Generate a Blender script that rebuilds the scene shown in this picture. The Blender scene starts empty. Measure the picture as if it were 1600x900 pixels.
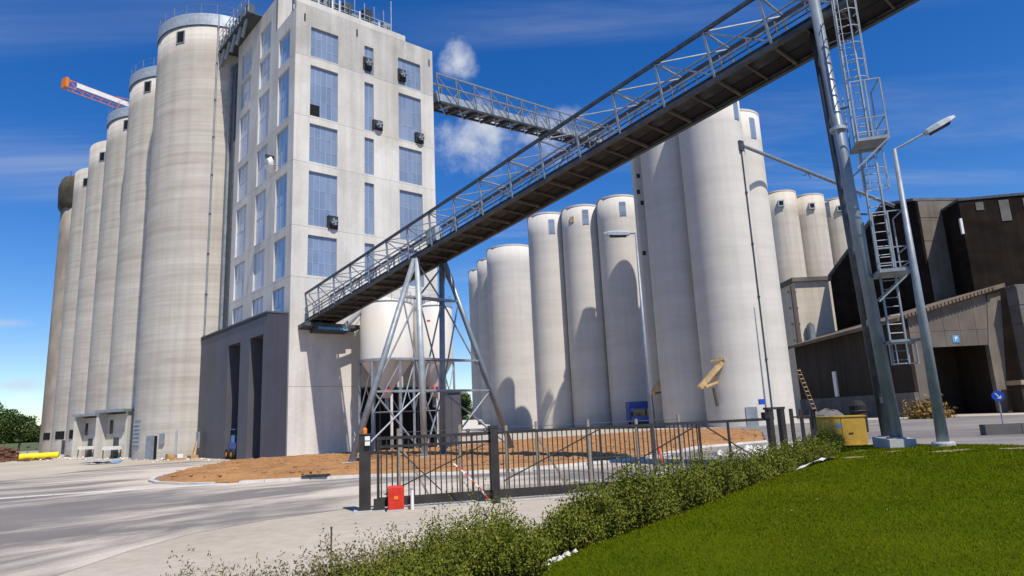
import bpy, math, random
import numpy as np
from mathutils import Vector, Matrix, Quaternion

scn = bpy.context.scene
col = scn.collection
rnd = random.Random(7)
R = math.radians

# ------------------------------------------------------------------ camera
cam_d = bpy.data.cameras.new("camera")
cam = bpy.data.objects.new("camera", cam_d)
col.objects.link(cam)
cam_d.sensor_width = 36.0
cam_d.lens = 36.0 * 1030.0 / 1600.0
cam_d.clip_end = 6000.0
_p, _r = R(11.2), R(2.6)
_F = Vector((0, math.cos(_p), math.sin(_p)))
_R0 = Vector((1, 0, 0))
_U0 = _R0.cross(_F)
_Rx = _R0 * math.cos(_r) - _U0 * math.sin(_r)
_Ux = _R0 * math.sin(_r) + _U0 * math.cos(_r)
_m = Matrix((_Rx, _Ux, -_F)).transposed().to_4x4()
cam.matrix_world = Matrix.Translation((0, 0, 2.2)) @ _m
scn.camera = cam

# ------------------------------------------------------------------ sun, sky, exposure
SUN_AZ, SUN_EL = 148.0, 57.0
world = bpy.data.worlds.new("World")
scn.world = world
world.use_nodes = True
wt = world.node_tree
wt.nodes.clear()


def wn(t, **kw):
    n = wt.nodes.new(t)
    for k, v in kw.items():
        setattr(n, k, v)
    return n


def wmath(op, a, b=None, clamp=False):
    n = wn("ShaderNodeMath", operation=op, use_clamp=clamp)
    for i, v in enumerate((a, b)):
        if v is None:
            continue
        if isinstance(v, (int, float)):
            n.inputs[i].default_value = v
        else:
            wt.links.new(v, n.inputs[i])
    return n.outputs[0]


w_out = wn("ShaderNodeOutputWorld")
w_bg = wn("ShaderNodeBackground")
w_bg.inputs["Strength"].default_value = 0.080
sky = wn("ShaderNodeTexSky", sky_type='NISHITA')
sky.sun_disc = False
sky.sun_elevation = R(SUN_EL)
sky.sun_rotation = R(SUN_AZ)
sky.altitude = 200
sky.air_density = 1.0
sky.dust_density = 0.2
sky.ozone_density = 4.0
w_hsv = wn("ShaderNodeHueSaturation")
w_hsv.inputs["Saturation"].default_value = 1.36
w_hsv.inputs["Hue"].default_value = 0.512
w_hsv.inputs["Value"].default_value = 1.62
wt.links.new(sky.outputs[0], w_hsv.inputs["Color"])
tc = wn("ShaderNodeTexCoord")
sep = wn("ShaderNodeSeparateXYZ")
wt.links.new(tc.outputs["Generated"], sep.inputs[0])
# cirrus: the view direction carried up onto a flat high layer
zc = wmath('MAXIMUM', sep.outputs[2], 0.03)
zc = wmath('ADD', zc, 0.12)
cx = wmath('DIVIDE', sep.outputs[0], zc)
cy = wmath('DIVIDE', sep.outputs[1], zc)
comb = wn("ShaderNodeCombineXYZ")
wt.links.new(cx, comb.inputs[0])
wt.links.new(cy, comb.inputs[1])
mp = wn("ShaderNodeMapping")
mp.inputs["Rotation"].default_value = (0, 0, R(-62))
mp.inputs["Scale"].default_value = (0.35, 2.1, 1)
wt.links.new(comb.outputs[0], mp.inputs[0])
nz = wn("ShaderNodeTexNoise")
nz.inputs["Scale"].default_value = 1.1
nz.inputs["Detail"].default_value = 7
nz.inputs["Roughness"].default_value = 0.6
nz.inputs["Distortion"].default_value = 0.6
wt.links.new(mp.outputs[0], nz.inputs["Vector"])
ci = wn("ShaderNodeMapRange", interpolation_type='SMOOTHSTEP')
ci.inputs[1].default_value = 0.44
ci.inputs[2].default_value = 0.86
wt.links.new(nz.outputs[0], ci.inputs[0])
big = wn("ShaderNodeTexNoise")
big.inputs["Scale"].default_value = 0.55
big.inputs["Detail"].default_value = 2
wt.links.new(comb.outputs[0], big.inputs["Vector"])
bigr = wn("ShaderNodeMapRange", interpolation_type='SMOOTHSTEP')
bigr.inputs[1].default_value = 0.38
bigr.inputs[2].default_value = 0.68
wt.links.new(big.outputs[0], bigr.inputs[0])
cirrus = wmath('MULTIPLY', ci.outputs[0], bigr.outputs[0])
cirrus = wmath('MULTIPLY', cirrus, 0.95)
# small fair-weather cumulus: soft lumps about a few directions, broken up by noise
puff = wn("ShaderNodeTexNoise")
puff.inputs["Scale"].default_value = 11.0
puff.inputs["Detail"].default_value = 8
puff.inputs["Roughness"].default_value = 0.62
wt.links.new(tc.outputs["Generated"], puff.inputs["Vector"])
pf = wmath('SUBTRACT', puff.outputs[0], 0.5)
cum = None
for d, rad, sx, amp in (
        ((-0.0604, 0.8624, 0.5026), 0.034, 0.8, 0.75), ((-0.0774, 0.8654, 0.4951), 0.022, 0.9, 0.55), ((-0.0270, 0.9065, 0.4213), 0.072, 0.75, 0.85), ((-0.0565, 0.9143, 0.4010), 0.062, 0.85, 0.8),
        ((0.0385, 0.9120, 0.4084), 0.085, 0.5, 0.68), ((0.0956, 0.8972, 0.4311), 0.05, 0.4, 0.35),
        ((-0.6093, 0.7805, 0.1396), 0.05, 0.20, 0.45), ((-0.6067, 0.7922, 0.0660), 0.05, 0.20, 0.4),
        ((0.9, -0.3, 0.4), 0.16, 0.6, 0.6), ((-0.8, -0.5, 0.35), 0.18, 0.5, 0.6), ((0.3, -0.9, 0.33), 0.15, 0.5, 0.6)):
    dv = Vector(d).normalized()
    vs = wn("ShaderNodeVectorMath", operation='SUBTRACT')
    vs.inputs[1].default_value = dv
    wt.links.new(tc.outputs["Generated"], vs.inputs[0])
    vm = wn("ShaderNodeVectorMath", operation='MULTIPLY')
    vm.inputs[1].default_value = (1, 1, 1.0 / sx)
    wt.links.new(vs.outputs[0], vm.inputs[0])
    vl = wn("ShaderNodeVectorMath", operation='LENGTH')
    wt.links.new(vm.outputs[0], vl.inputs[0])
    g = wmath('DIVIDE', vl.outputs["Value"], rad)
    g = wmath('SUBTRACT', 1.0, g)
    g = wmath('ADD', g, wmath('MULTIPLY', pf, 3.6))
    mr = wn("ShaderNodeMapRange", interpolation_type='SMOOTHSTEP')
    mr.inputs[1].default_value = 0.0
    mr.inputs[2].default_value = 1.25
    mr.inputs[4].default_value = min(1.0, amp * 1.35)
    wt.links.new(g, mr.inputs[0])
    cum = mr.outputs[0] if cum is None else wmath('MAXIMUM', cum, mr.outputs[0])
fac = wmath('MAXIMUM', cirrus, cum, True)
mixc = wn("ShaderNodeMix", data_type='RGBA')
wt.links.new(fac, mixc.inputs[0])
wt.links.new(w_hsv.outputs[0], mixc.inputs[6])
mixc.inputs[7].default_value = (7.0, 7.6, 8.8, 1)
wt.links.new(mixc.outputs[2], w_bg.inputs["Color"])
wt.links.new(w_bg.outputs[0], w_out.inputs[0])

sun_d = bpy.data.lights.new("sun", 'SUN')
sun_d.energy = 5.0
sun_d.angle = R(0.53)
sun_d.color = (1.0, 0.925, 0.81)
sun = bpy.data.objects.new("sun", sun_d)
col.objects.link(sun)
sdir = Vector((math.sin(R(SUN_AZ)) * math.cos(R(SUN_EL)), math.cos(R(SUN_AZ)) * math.cos(R(SUN_EL)), math.sin(R(SUN_EL))))
sun.rotation_euler = sdir.to_track_quat('Z', 'Y').to_euler()
sun.location = (20, -20, 60)

scn.view_settings.view_transform = 'Standard'
scn.view_settings.look = 'None'
scn.view_settings.exposure = 0.10
scn.view_settings.gamma = 1.0
scn.view_settings.use_curve_mapping = False

# ------------------------------------------------------------------ materials
MATS = {}


def mat(name, c1, c2=None, scale=1.0, stretch=(1, 1, 1), rough=0.8, metal=0.0, bump=0.0, bscale=30.0, detail=6,
        lo=0.35, hi=0.65, fine=0.12, fscale=12.0, spec=0.3, streak=0.0, band=None, islands=False, c3=None, objvar=0.0, field=None):
    """noise-mixed procedural material in object space (metres)."""
    m = bpy.data.materials.new(name)
    m.use_nodes = True
    t = m.node_tree
    L = t.links.new
    b = t.nodes["Principled BSDF"]
    b.inputs["Roughness"].default_value = rough
    b.inputs["Metallic"].default_value = metal
    b.inputs["Specular IOR Level"].default_value = spec
    co = t.nodes.new("ShaderNodeTexCoord")

    def mapping(s):
        n = t.nodes.new("ShaderNodeMapping")
        n.inputs["Scale"].default_value = s
        L(co.outputs["Object"], n.inputs[0])
        return n.outputs[0]

    def noise(vec, sc, det=6, rg=0.55, dist=0.0):
        n = t.nodes.new("ShaderNodeTexNoise")
        n.inputs["Scale"].default_value = sc
        n.inputs["Detail"].default_value = det
        n.inputs["Roughness"].default_value = rg
        n.inputs["Distortion"].default_value = dist
        L(vec, n.inputs["Vector"])
        return n.outputs[0]

    def rng(v, a, c, o0=0.0, o1=1.0):
        n = t.nodes.new("ShaderNodeMapRange")
        n.inputs[1].default_value = a
        n.inputs[2].default_value = c
        n.inputs[3].default_value = o0
        n.inputs[4].default_value = o1
        L(v, n.inputs[0])
        return n.outputs[0]

    def mix(f, a, c, mode='MIX'):
        n = t.nodes.new("ShaderNodeMix")
        n.data_type = 'RGBA'
        n.blend_type = mode
        if isinstance(f, float):
            n.inputs[0].default_value = f
        else:
            L(f, n.inputs[0])
        for i, v in ((6, a), (7, c)):
            if isinstance(v, tuple):
                n.inputs[i].default_value = (*v, 1)
            else:
                L(v, n.inputs[i])
        return n.outputs[2]

    c2 = c2 or c1
    if islands:
        geo = t.nodes.new("ShaderNodeNewGeometry")
        v = geo.outputs["Random Per Island"]
        colr = mix(rng(v, 0, 1), c1, c2)
        if c3:
            colr = mix(rng(v, 0.86, 0.9), colr, c3)
        big_ = noise(mapping((1, 1, 1)), scale, 4)
        colr = mix(rng(big_, 0.38, 0.66, 0.0, 0.55), colr, c3 if c3 and name == 'grass_blade' else c2)
    else:
        base = noise(mapping(stretch), scale, detail)
        colr = mix(rng(base, lo, hi), c1, c2)
        if c3:
            n3 = noise(mapping((1, 1, 1)), scale * 0.37, 5, 0.6, 0.4)
            colr = mix(rng(n3, 0.55, 0.68), colr, c3)
        if band:
            amp, per = band
            bn = noise(mapping((0.03, 0.03, 1.0 / per)), 1.0, 5, 0.7)
            colr = mix(rng(bn, 0.36, 0.64, 1 - amp, 1 + amp * 0.6), (0, 0, 0), colr, 'MIX') if False else mix(1.0, colr, _grey(t, L, rng(bn, 0.34, 0.66, 1 - amp, 1.0 + amp * 0.4)), 'MULTIPLY')
        if streak:
            sn = noise(mapping((1.1, 1.1, 0.05)), 1.0, 5, 0.65)
            colr = mix(1.0, colr, _grey(t, L, rng(sn, 0.42, 0.7, 1.0, 1 - streak)), 'MULTIPLY')
        if fine:
            fn = noise(mapping((1, 1, 1)), fscale, 4, 0.7)
            colr = mix(1.0, colr, _grey(t, L, rng(fn, 0.3, 0.7, 1 - fine, 1 + fine)), 'MULTIPLY')
    if field:
        ln = t.nodes.new('ShaderNodeVectorMath')
        ln.operation = 'LENGTH'
        L(co.outputs['Object'], ln.inputs[0])
        colr = mix(rng(ln.outputs['Value'], 150, 200), colr, field)
    if objvar:
        oi = t.nodes.new("ShaderNodeObjectInfo")
        colr = mix(1.0, colr, _grey(t, L, rng(oi.outputs["Random"], 0, 1, 1 - objvar, 1 + objvar)), 'MULTIPLY')
    L(colr, b.inputs["Base Color"])
    if bump:
        bn = noise(mapping((1, 1, 1)), bscale, 5, 0.65)
        bp = t.nodes.new("ShaderNodeBump")
        bp.inputs["Strength"].default_value = min(1.0, bump)
        bp.inputs["Distance"].default_value = 0.03
        L(bn, bp.inputs["Height"])
        L(bp.outputs[0], b.inputs["Normal"])
    MATS[name] = m
    return m


def _grey(t, L, v):
    n = t.nodes.new("ShaderNodeCombineColor")
    for i in range(3):
        L(v, n.inputs[i])
    return n.outputs[0]


mat('silo_concrete', (.56, .525, .465), (.45, .41, .355), .16, (.7, .7, 4.5), rough=.92, bump=.3, bscale=6, band=(.14, .42), streak=.15, fine=.05, c3=(.44, .39, .325), objvar=.05)
mat('old_concrete', (.40, .35, .29), (.25, .21, .165), .3, (1, 1, .6), rough=.95, bump=.5, bscale=3, fine=.2)
mat('moss_cap', (.10, .085, .06), (.045, .042, .032), .7, rough=.95, bump=.8, bscale=2.5, fine=.25)
mat('tower_concrete', (.645, .63, .59), (.52, .50, .465), .30, (1, 1, .7), rough=.9, bump=.15, bscale=10, streak=.20, fine=.07, fscale=6, c3=(.50, .47, .415), objvar=.04)
mat('tower_grey', (.52, .505, .475), (.40, .385, .36), .35, (1, 1, .7), rough=.9, bump=.15, bscale=10, streak=.25, fine=.07, fscale=6, c3=(.55, .53, .49))
mat('pale_silo', (.63, .60, .55), (.555, .53, .485), .10, (1, 1, 2.5), rough=.88, bump=.1, bscale=5, band=(.07, 1.3), streak=.08, fine=.03)
mat('pale_silo_warm', (.62, .56, .47), (.53, .475, .395), .10, (1, 1, 2), rough=.9, band=(.08, 1.3), streak=.18, fine=.04)
mat('glazing', (.165, .225, .335), (.215, .275, .385), .35, rough=.12, spec=.8, fine=.05, objvar=.10)
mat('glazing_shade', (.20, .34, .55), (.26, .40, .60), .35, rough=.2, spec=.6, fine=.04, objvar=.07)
mat('glazing_reflect', (.38, .47, .60), (.44, .52, .63), .35, rough=.2, spec=.6, fine=.04, objvar=.07)  # sky reflection in the rear left windows put into the colour
mat('window_frame', (.33, .40, .52), rough=.5, metal=.2)
mat('annex_navy', (.055, .058, .082), (.046, .049, .07), .5, rough=.55, spec=.25, fine=.04)
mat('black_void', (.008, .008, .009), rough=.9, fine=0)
mat('vent_metal', (.05, .055, .06), (.02, .022, .025), 5, rough=.6, metal=.3)
mat('annex_clad', (.095, .095, .112), (.082, .082, .098), .5, rough=.55, spec=.35, fine=.04, objvar=.05)
mat('annex_inside', (.05, .048, .045), rough=.9)
mat('galv', (.30, .335, .37), (.21, .24, .275), 2.2, rough=.5, metal=.3, fine=.1)
mat('galv_pale', (.46, .505, .54), (.35, .39, .43), 2.0, rough=.5, metal=.35, fine=.08)
mat('galv_dark', (.10, .115, .13), (.06, .07, .08), 2.0, rough=.5, metal=.5, fine=.12)
mat('pier_steel', (.24, .285, .335), (.175, .21, .255), 1.2, rough=.38, metal=.25, fine=.05)
mat('floor_pan', (.045, .052, .06), (.014, .015, .017), 1.6, (1, 2, 1), rough=.6, metal=.3, fine=.15, objvar=.35)
mat('pan_dark', (.014, .015, .017), (.008, .008, .009), 1.6, rough=.7, fine=.2, objvar=.3)
mat('rusty_edge', (.15, .125, .10), (.09, .078, .066), 3, rough=.75, metal=.2)
mat('white_hopper', (.72, .70, .655), (.64, .615, .57), .4, (1, 1, .4), rough=.55, spec=.4, fine=.03, streak=.05)
mat('red_paint', (.70, .035, .015), (.50, .03, .014), 5, rough=.5, spec=.4, fine=.12, streak=.15)
mat('orange_paint', (.80, .24, .02), (.72, .18, .015), 2, rough=.5, fine=.05)
mat('white_paint', (.78, .78, .76), (.68, .68, .66), 2, rough=.5, fine=.05)
mat('yellow_paint', (.66, .40, .06), (.52, .31, .05), 2.5, rough=.6, fine=.12, streak=.25)
mat('bright_yellow', (.85, .68, .01), (.78, .6, .01), 1.5, rough=.5, fine=.04)
mat('blue_paint', (.015, .06, .36), (.012, .045, .26), 2, rough=.4, spec=.5, fine=.05)
mat('sign_blue', (.02, .08, .45), rough=.4, fine=0)
mat('light_blue', (.10, .33, .62), (.08, .27, .52), 2, rough=.5, fine=.05)
mat('gate_steel', (.032, .029, .028), (.05, .046, .044), 2.5, rough=.5, metal=.2, fine=.12)
mat('timber', (.36, .31, .25), (.22, .185, .15), 2, (4, 4, .4), rough=.9, bump=.2, fine=.15)
mat('pallet_wood', (.50, .32, .14), (.36, .22, .10), 3, rough=.9, fine=.15)
mat('chute_paint', (.62, .44, .20), (.42, .28, .13), 1.5, rough=.7, fine=.15)
mat('dark_brown', (.026, .019, .015), (.014, .011, .009), .25, (1, 1, 2), rough=.9, fine=.15, streak=.3, spec=.05)
mat('brown_wall', (.20, .175, .145), (.15, .13, .105), .3, rough=.9, fine=.1, streak=.25)
mat('grey_wall', (.175, .15, .125), (.125, .105, .088), .35, (1, 1, .7), rough=.9, fine=.08, streak=.15, objvar=.06)
mat('shed_wall', (.045, .034, .026), (.024, .019, .015), .3, (1, 1, .5), rough=.92, fine=.12, streak=.3, objvar=.08)
mat('shed_roof', (.19, .145, .105), (.12, .092, .068), .5, rough=.9, fine=.12)
mat('plinth', (.15, .145, .14), (.10, .096, .092), .6, rough=.9, fine=.1)
mat('block_wall', (.14, .135, .13), (.10, .097, .093), .5, rough=.92, fine=.1, objvar=.10)
mat('tan_base', (.36, .28, .20), (.26, .20, .14), .5, rough=.9)
mat('footing', (.52, .52, .50), (.40, .40, .385), 1.5, rough=.9, bump=.3, bscale=14, fine=.1)
mat('chalk_ground', (.46, .415, .345), (.37, .325, .262), .16, (1, 1, 1), rough=.95, bump=.5, bscale=5, fine=.12, fscale=3.0, c3=(.40, .335, .255), field=(.085, .10, .035))
mat('soil', (.38, .20, .08), (.27, .138, .055), .5, rough=.97, bump=.9, bscale=5, fine=.2, fscale=5)
mat('kerb_stone', (.56, .54, .50), (.47, .45, .42), 1.0, rough=.9, fine=.08, objvar=.07)
mat('lawn_soil', (.062, .085, .004), (.040, .060, .003), .7, rough=1.0, spec=0.0, fine=.2, fscale=25)
mat('bare_patch', (.33, .235, .15), (.25, .20, .10), 2.0, rough=.95, bump=.6, bscale=20)
mat('bark', (.10, .075, .05), (.06, .045, .03), 3, (4, 4, 1), rough=.95, fine=.2)
mat('leaf_hedge', (.055, .078, .007), (.165, .18, .02), 1.1, islands=True, rough=.7, spec=.12, c3=(.21, .19, .04))
mat('leaf_weed', (.10, .10, .035), (.20, .17, .07), 1.0, islands=True, rough=.75, spec=.15, c3=(.27, .21, .11))
mat('leaf_tree', (.030, .062, .012), (.070, .115, .022), .25, islands=True, rough=.65, spec=.2, c3=(.10, .14, .03))
mat('grass_blade', (.060, .100, .003), (.095, .135, .003), .42, islands=True, rough=1.0, spec=0.0, c3=(.15, .14, .006))
mat('rubble_stone', (.62, .60, .57), (.45, .43, .40), 4, rough=.95, fine=.15, objvar=.2)
mat('rubble_rust', (.20, .085, .045), (.10, .055, .035), 3, rough=.95, fine=.2, objvar=.3)
mat('tape_white', (.8, .78, .75), rough=.5, fine=0)
mat('tape_red', (.75, .05, .035), rough=.5, fine=0)
mat('glass_dark', (.02, .025, .03), rough=.08, spec=.7, fine=0)
mat('rubber', (.015, .015, .015), (.025, .025, .025), 6, rough=.85)
mat('lamp_glass', (.5, .5, .48), rough=.2, fine=0)
mat('dry_shrub', (.20, .125, .04), (.28, .19, .06), 1, islands=True, rough=.9, spec=.05, c3=(.16, .11, .05))
mat('plastic_sheet', (.68, .70, .72), (.55, .57, .60), 3, rough=.4, fine=.05)


def asphalt_material():
    m = bpy.data.materials.new('asphalt')
    m.use_nodes = True
    t = m.node_tree
    L = t.links.new
    b = t.nodes["Principled BSDF"]
    b.inputs["Roughness"].default_value = .9
    b.inputs["Specular IOR Level"].default_value = .25
    co = t.nodes.new("ShaderNodeTexCoord")

    def nz(rot, sc, scale, det, dist):
        mp = t.nodes.new("ShaderNodeMapping")
        mp.inputs["Rotation"].default_value = (0, 0, R(rot))
        mp.inputs["Scale"].default_value = sc
        L(co.outputs["Object"], mp.inputs[0])
        n = t.nodes.new("ShaderNodeTexNoise")
        n.inputs["Scale"].default_value = scale
        n.inputs["Detail"].default_value = det
        n.inputs["Roughness"].default_value = .6
        n.inputs["Distortion"].default_value = dist
        L(mp.outputs[0], n.inputs["Vector"])
        return n.outputs[0]

    def rg(v, a, c, o0=0., o1=1.):
        n = t.nodes.new("ShaderNodeMapRange")
        for i, q in ((1, a), (2, c), (3, o0), (4, o1)):
            n.inputs[i].default_value = q
        L(v, n.inputs[0])
        return n.outputs[0]

    def mx(f, a, c, mode='MIX'):
        n = t.nodes.new("ShaderNodeMix")
        n.data_type = 'RGBA'
        n.blend_type = mode
        if isinstance(f, float):
            n.inputs[0].default_value = f
        else:
            L(f, n.inputs[0])
        for i, v in ((6, a), (7, c)):
            if isinstance(v, tuple):
                n.inputs[i].default_value = (*v, 1)
            else:
                L(v, n.inputs[i])
        return n.outputs[2]
    tar = mx(rg(nz(0, (1, 1, 1), .35, 5, 0), .35, .65), (.13, .12, .118), (.18, .167, .16))
    # dust dragged in long curved tyre sweeps
    sub = t.nodes.new("ShaderNodeVectorMath")
    sub.operation = 'SUBTRACT'
    sub.inputs[1].default_value = (4.0, 6.0, 0)
    L(co.outputs["Object"], sub.inputs[0])
    sp_ = t.nodes.new("ShaderNodeSeparateXYZ")
    L(sub.outputs[0], sp_.inputs[0])
    an = t.nodes.new("ShaderNodeMath")
    an.operation = 'ARCTAN2'
    L(sp_.outputs[0], an.inputs[0])
    L(sp_.outputs[1], an.inputs[1])
    ln_ = t.nodes.new("ShaderNodeVectorMath")
    ln_.operation = 'LENGTH'
    L(sub.outputs[0], ln_.inputs[0])
    cb_ = t.nodes.new("ShaderNodeCombineXYZ")
    L(an.outputs[0], cb_.inputs[0])
    L(ln_.outputs["Value"], cb_.inputs[1])
    pm = t.nodes.new("ShaderNodeMapping")
    pm.inputs["Scale"].default_value = (1.9, .30, 1)
    L(cb_.outputs[0], pm.inputs[0])
    pn = t.nodes.new("ShaderNodeTexNoise")
    pn.inputs["Scale"].default_value = 1.0
    pn.inputs["Detail"].default_value = 8
    pn.inputs["Roughness"].default_value = .62
    pn.inputs["Distortion"].default_value = 1.7
    L(pm.outputs[0], pn.inputs["Vector"])
    sweep = pn.outputs[0]
    patch = nz(0, (1, 1, 1), .085, 4, .5)
    s = t.nodes.new("ShaderNodeMath")
    s.operation = 'ADD'
    L(sweep, s.inputs[0])
    L(rg(patch, .32, .68, -.24, .26), s.inputs[1])
    dust = rg(s.outputs[0], .39, .66, 0.08, .92)
    sx_ = t.nodes.new("ShaderNodeSeparateXYZ")
    L(co.outputs["Object"], sx_.inputs[0])
    md_ = t.nodes.new("ShaderNodeMath")
    md_.operation = 'MULTIPLY'
    L(dust, md_.inputs[0])
    L(rg(sx_.outputs[0], 2, 14, 1.0, .22), md_.inputs[1])
    c = mx(md_.outputs[0], tar, (.55, .49, .41))
    fn = nz(0, (1, 1, 1), 18, 5, 0)
    c = mx(1.0, c, _grey(t, L, rg(fn, .3, .7, .86, 1.14)), 'MULTIPLY')
    L(c, b.inputs["Base Color"])
    bp = t.nodes.new("ShaderNodeBump")
    bp.inputs["Strength"].default_value = .35
    bp.inputs["Distance"].default_value = .01
    L(nz(0, (1, 1, 1), 45, 4, 0), bp.inputs["Height"])
    L(bp.outputs[0], b.inputs["Normal"])
    MATS['asphalt'] = m


asphalt_material()

# ------------------------------------------------------------------ mesh helpers
WM = {}          # world matrix of every root / parent


def V(*a):
    return Vector(a)


class MB:
    def __init__(self):
        self.v = []
        self.f = []
        self.smooth = False

    def quadface(self, *pts):
        n = len(self.v)
        self.v += [Vector(p) for p in pts]
        self.f.append(tuple(range(n, n + len(pts))))
        return self

    def hexa(self, p):           # 8 pts: bottom 4 ccw, top 4 ccw
        n = len(self.v)
        self.v += [Vector(q) for q in p]
        for q in ((3, 2, 1, 0), (4, 5, 6, 7), (0, 1, 5, 4), (1, 2, 6, 5), (2, 3, 7, 6), (3, 0, 4, 7)):
            self.f.append(tuple(n + i for i in q))
        return self

    def box(self, x0, x1, y0, y1, z0, z1):
        return self.hexa([(x0, y0, z0), (x1, y0, z0), (x1, y1, z0), (x0, y1, z0), (x0, y0, z1), (x1, y0, z1), (x1, y1, z1), (x0, y1, z1)])

    def fbox(self, O, ex, ey, x0, x1, y0, y1, z0, z1, ez=None):
        ez = ez or V(0, 0, 1)
        P = lambda a, b, c: O + ex * a + ey * b + ez * c
        return self.hexa([P(x0, y0, z0), P(x1, y0, z0), P(x1, y1, z0), P(x0, y1, z0), P(x0, y0, z1), P(x1, y0, z1), P(x1, y1, z1), P(x0, y1, z1)])

    def beam(self, a, b, w, h=None, up=None):
        a, b = Vector(a), Vector(b)
        h = h or w
        d = (b - a).normalized()
        up = Vector(up) if up else (V(0, 0, 1) if abs(d.z) < .95 else V(1, 0, 0))
        s = d.cross(up).normalized()
        u = s.cross(d).normalized()
        s = s * (w / 2)
        u = u * (h / 2)
        return self.hexa([a - s - u, a + s - u, b + s - u, b - s - u, a - s + u, a + s + u, b + s + u, b - s + u])

    def tube(self, a, b, r, r2=None, seg=10, cap=True):
        a, b = Vector(a), Vector(b)
        r2 = r if r2 is None else r2
        d = (b - a).normalized()
        up = V(0, 0, 1) if abs(d.z) < .95 else V(1, 0, 0)
        s = d.cross(up).normalized()
        u = s.cross(d).normalized()
        n = len(self.v)
        for q, rr in ((a, r), (b, r2)):
            for i in range(seg):
                t = 2 * math.pi * i / seg
                self.v.append(q + (s * math.cos(t) + u * math.sin(t)) * rr)
        for i in range(seg):
            j = (i + 1) % seg
            self.f.append((n + i, n + j, n + seg + j, n + seg + i))
        if cap:
            self.f.append(tuple(n + i for i in reversed(range(seg))))
            self.f.append(tuple(n + seg + i for i in range(seg)))
        return self

    def path(self, pts, r, seg=6):
        for a, b in zip(pts[:-1], pts[1:]):
            self.tube(a, b, r, seg=seg)
        return self

    def lathe(self, c, prof, seg=64, a0=0., a1=360.):
        """prof: list of (radius, z); azimuth measured from +Y clockwise."""
        c = Vector(c)
        full = abs(a1 - a0) >= 359.9
        n = len(self.v)
        cnt = seg if full else seg + 1
        for r, z in prof:
            for i in range(cnt):
                t = R(a0 + (a1 - a0) * i / seg)
                self.v.append(c + V(math.sin(t) * r, math.cos(t) * r, z))
        for k in range(len(prof) - 1):
            for i in range(seg):
                j = (i + 1) % cnt if full else i + 1
                self.f.append((n + k * cnt + j, n + k * cnt + i, n + (k + 1) * cnt + i, n + (k + 1) * cnt + j))
        return self

    def prism(self, pts, off):
        """closed outline of 3D points extruded by the vector off."""
        n = len(self.v)
        k = len(pts)
        off = Vector(off)
        self.v += [Vector(p) for p in pts] + [Vector(p) + off for p in pts]
        self.f.append(tuple(reversed(range(n, n + k))))
        self.f.append(tuple(range(n + k, n + 2 * k)))
        for i in range(k):
            j = (i + 1) % k
            self.f.append((n + i, n + j, n + k + j, n + k + i))
        return self

    def build(self, name, m, parent=None, smooth=False, local=False):
        W = WM.get(parent, Matrix.Identity(4))
        if local:
            vs = [tuple(v) for v in self.v]
        else:
            Wi = W.inverted()
            vs = [tuple(Wi @ v) for v in self.v]
        me = bpy.data.meshes.new(name)
        me.from_pydata(vs, [], self.f)
        me.materials.append(MATS[m])
        if smooth:
            me.polygons.foreach_set("use_smooth", [len(p.vertices) == 4 for p in me.polygons])
        me.validate()
        me.update()
        o = bpy.data.objects.new(name, me)
        col.objects.link(o)
        if parent is not None:
            o.parent = parent
        WM[o] = W
        return o


def tag(o, label=None, cat=None, group=None, kind=None):
    if label:
        o["label"] = label
    if cat:
        o["category"] = cat
    if group:
        o["group"] = group
    if kind:
        o["kind"] = kind
    return o


def thing(name, loc, label, cat, group=None, matrix=None):
    o = bpy.data.objects.new(name, None)
    o.empty_display_size = .3
    col.objects.link(o)
    W = matrix if matrix is not None else Matrix.Translation(Vector(loc))
    o.matrix_world = W
    WM[o] = W.copy()
    return tag(o, label, cat, group)


def inst(o, off, parent=None):
    """copy of one part, moved by off in its parent's own axes (shared mesh)."""
    c = o.copy()
    col.objects.link(c)
    c.parent = parent or o.parent
    c.location = Vector(o.location) + Vector(off)
    return c


def azv(a):
    return V(math.sin(R(a)), math.cos(R(a)), 0)


def smooth01(t):
    t = min(1., max(0., t))
    return t * t * (3 - 2 * t)


def npmesh(name, verts, faces, m, parent=None, smooth=False):
    me = bpy.data.meshes.new(name)
    nv, nf = len(verts), len(faces)
    k = faces.shape[1]
    W = WM.get(parent, Matrix.Identity(4))
    verts = verts - np.array(W.to_translation())
    me.vertices.add(nv)
    me.vertices.foreach_set("co", verts.astype(np.float32).ravel())
    me.loops.add(nf * k)
    me.loops.foreach_set("vertex_index", faces.astype(np.int32).ravel())
    me.polygons.add(nf)
    me.polygons.foreach_set("loop_start", np.arange(0, nf * k, k, dtype=np.int32))
    me.polygons.foreach_set("loop_total", np.full(nf, k, dtype=np.int32))
    if smooth:
        me.polygons.foreach_set("use_smooth", np.ones(nf, dtype=bool))
    me.materials.append(MATS[m])
    me.update(calc_edges=True)
    me.validate()
    o = bpy.data.objects.new(name, me)
    col.objects.link(o)
    if parent is not None:
        o.parent = parent
    WM[o] = W
    return o


def leaf_quads(P, D, length, width, rng):
    """rhombic leaves: base points P, directions D."""
    n = len(P)
    rv = rng.normal(size=(n, 3))
    S = np.cross(D, rv)
    S /= np.linalg.norm(S, axis=1)[:, None] + 1e-9
    N = np.cross(D, S)
    ln = (length * rng.uniform(.6, 1.3, n))[:, None]
    wd = (width * rng.uniform(.7, 1.2, n))[:, None]
    v = np.empty((n, 4, 3))
    v[:, 0] = P
    v[:, 1] = P + D * ln * .5 + S * wd * .5 + N * wd * .15
    v[:, 2] = P + D * ln
    v[:, 3] = P + D * ln * .5 - S * wd * .5 + N * wd * .15
    f = np.arange(n * 4).reshape(n, 4)
    return v.reshape(-1, 3), f


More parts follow.
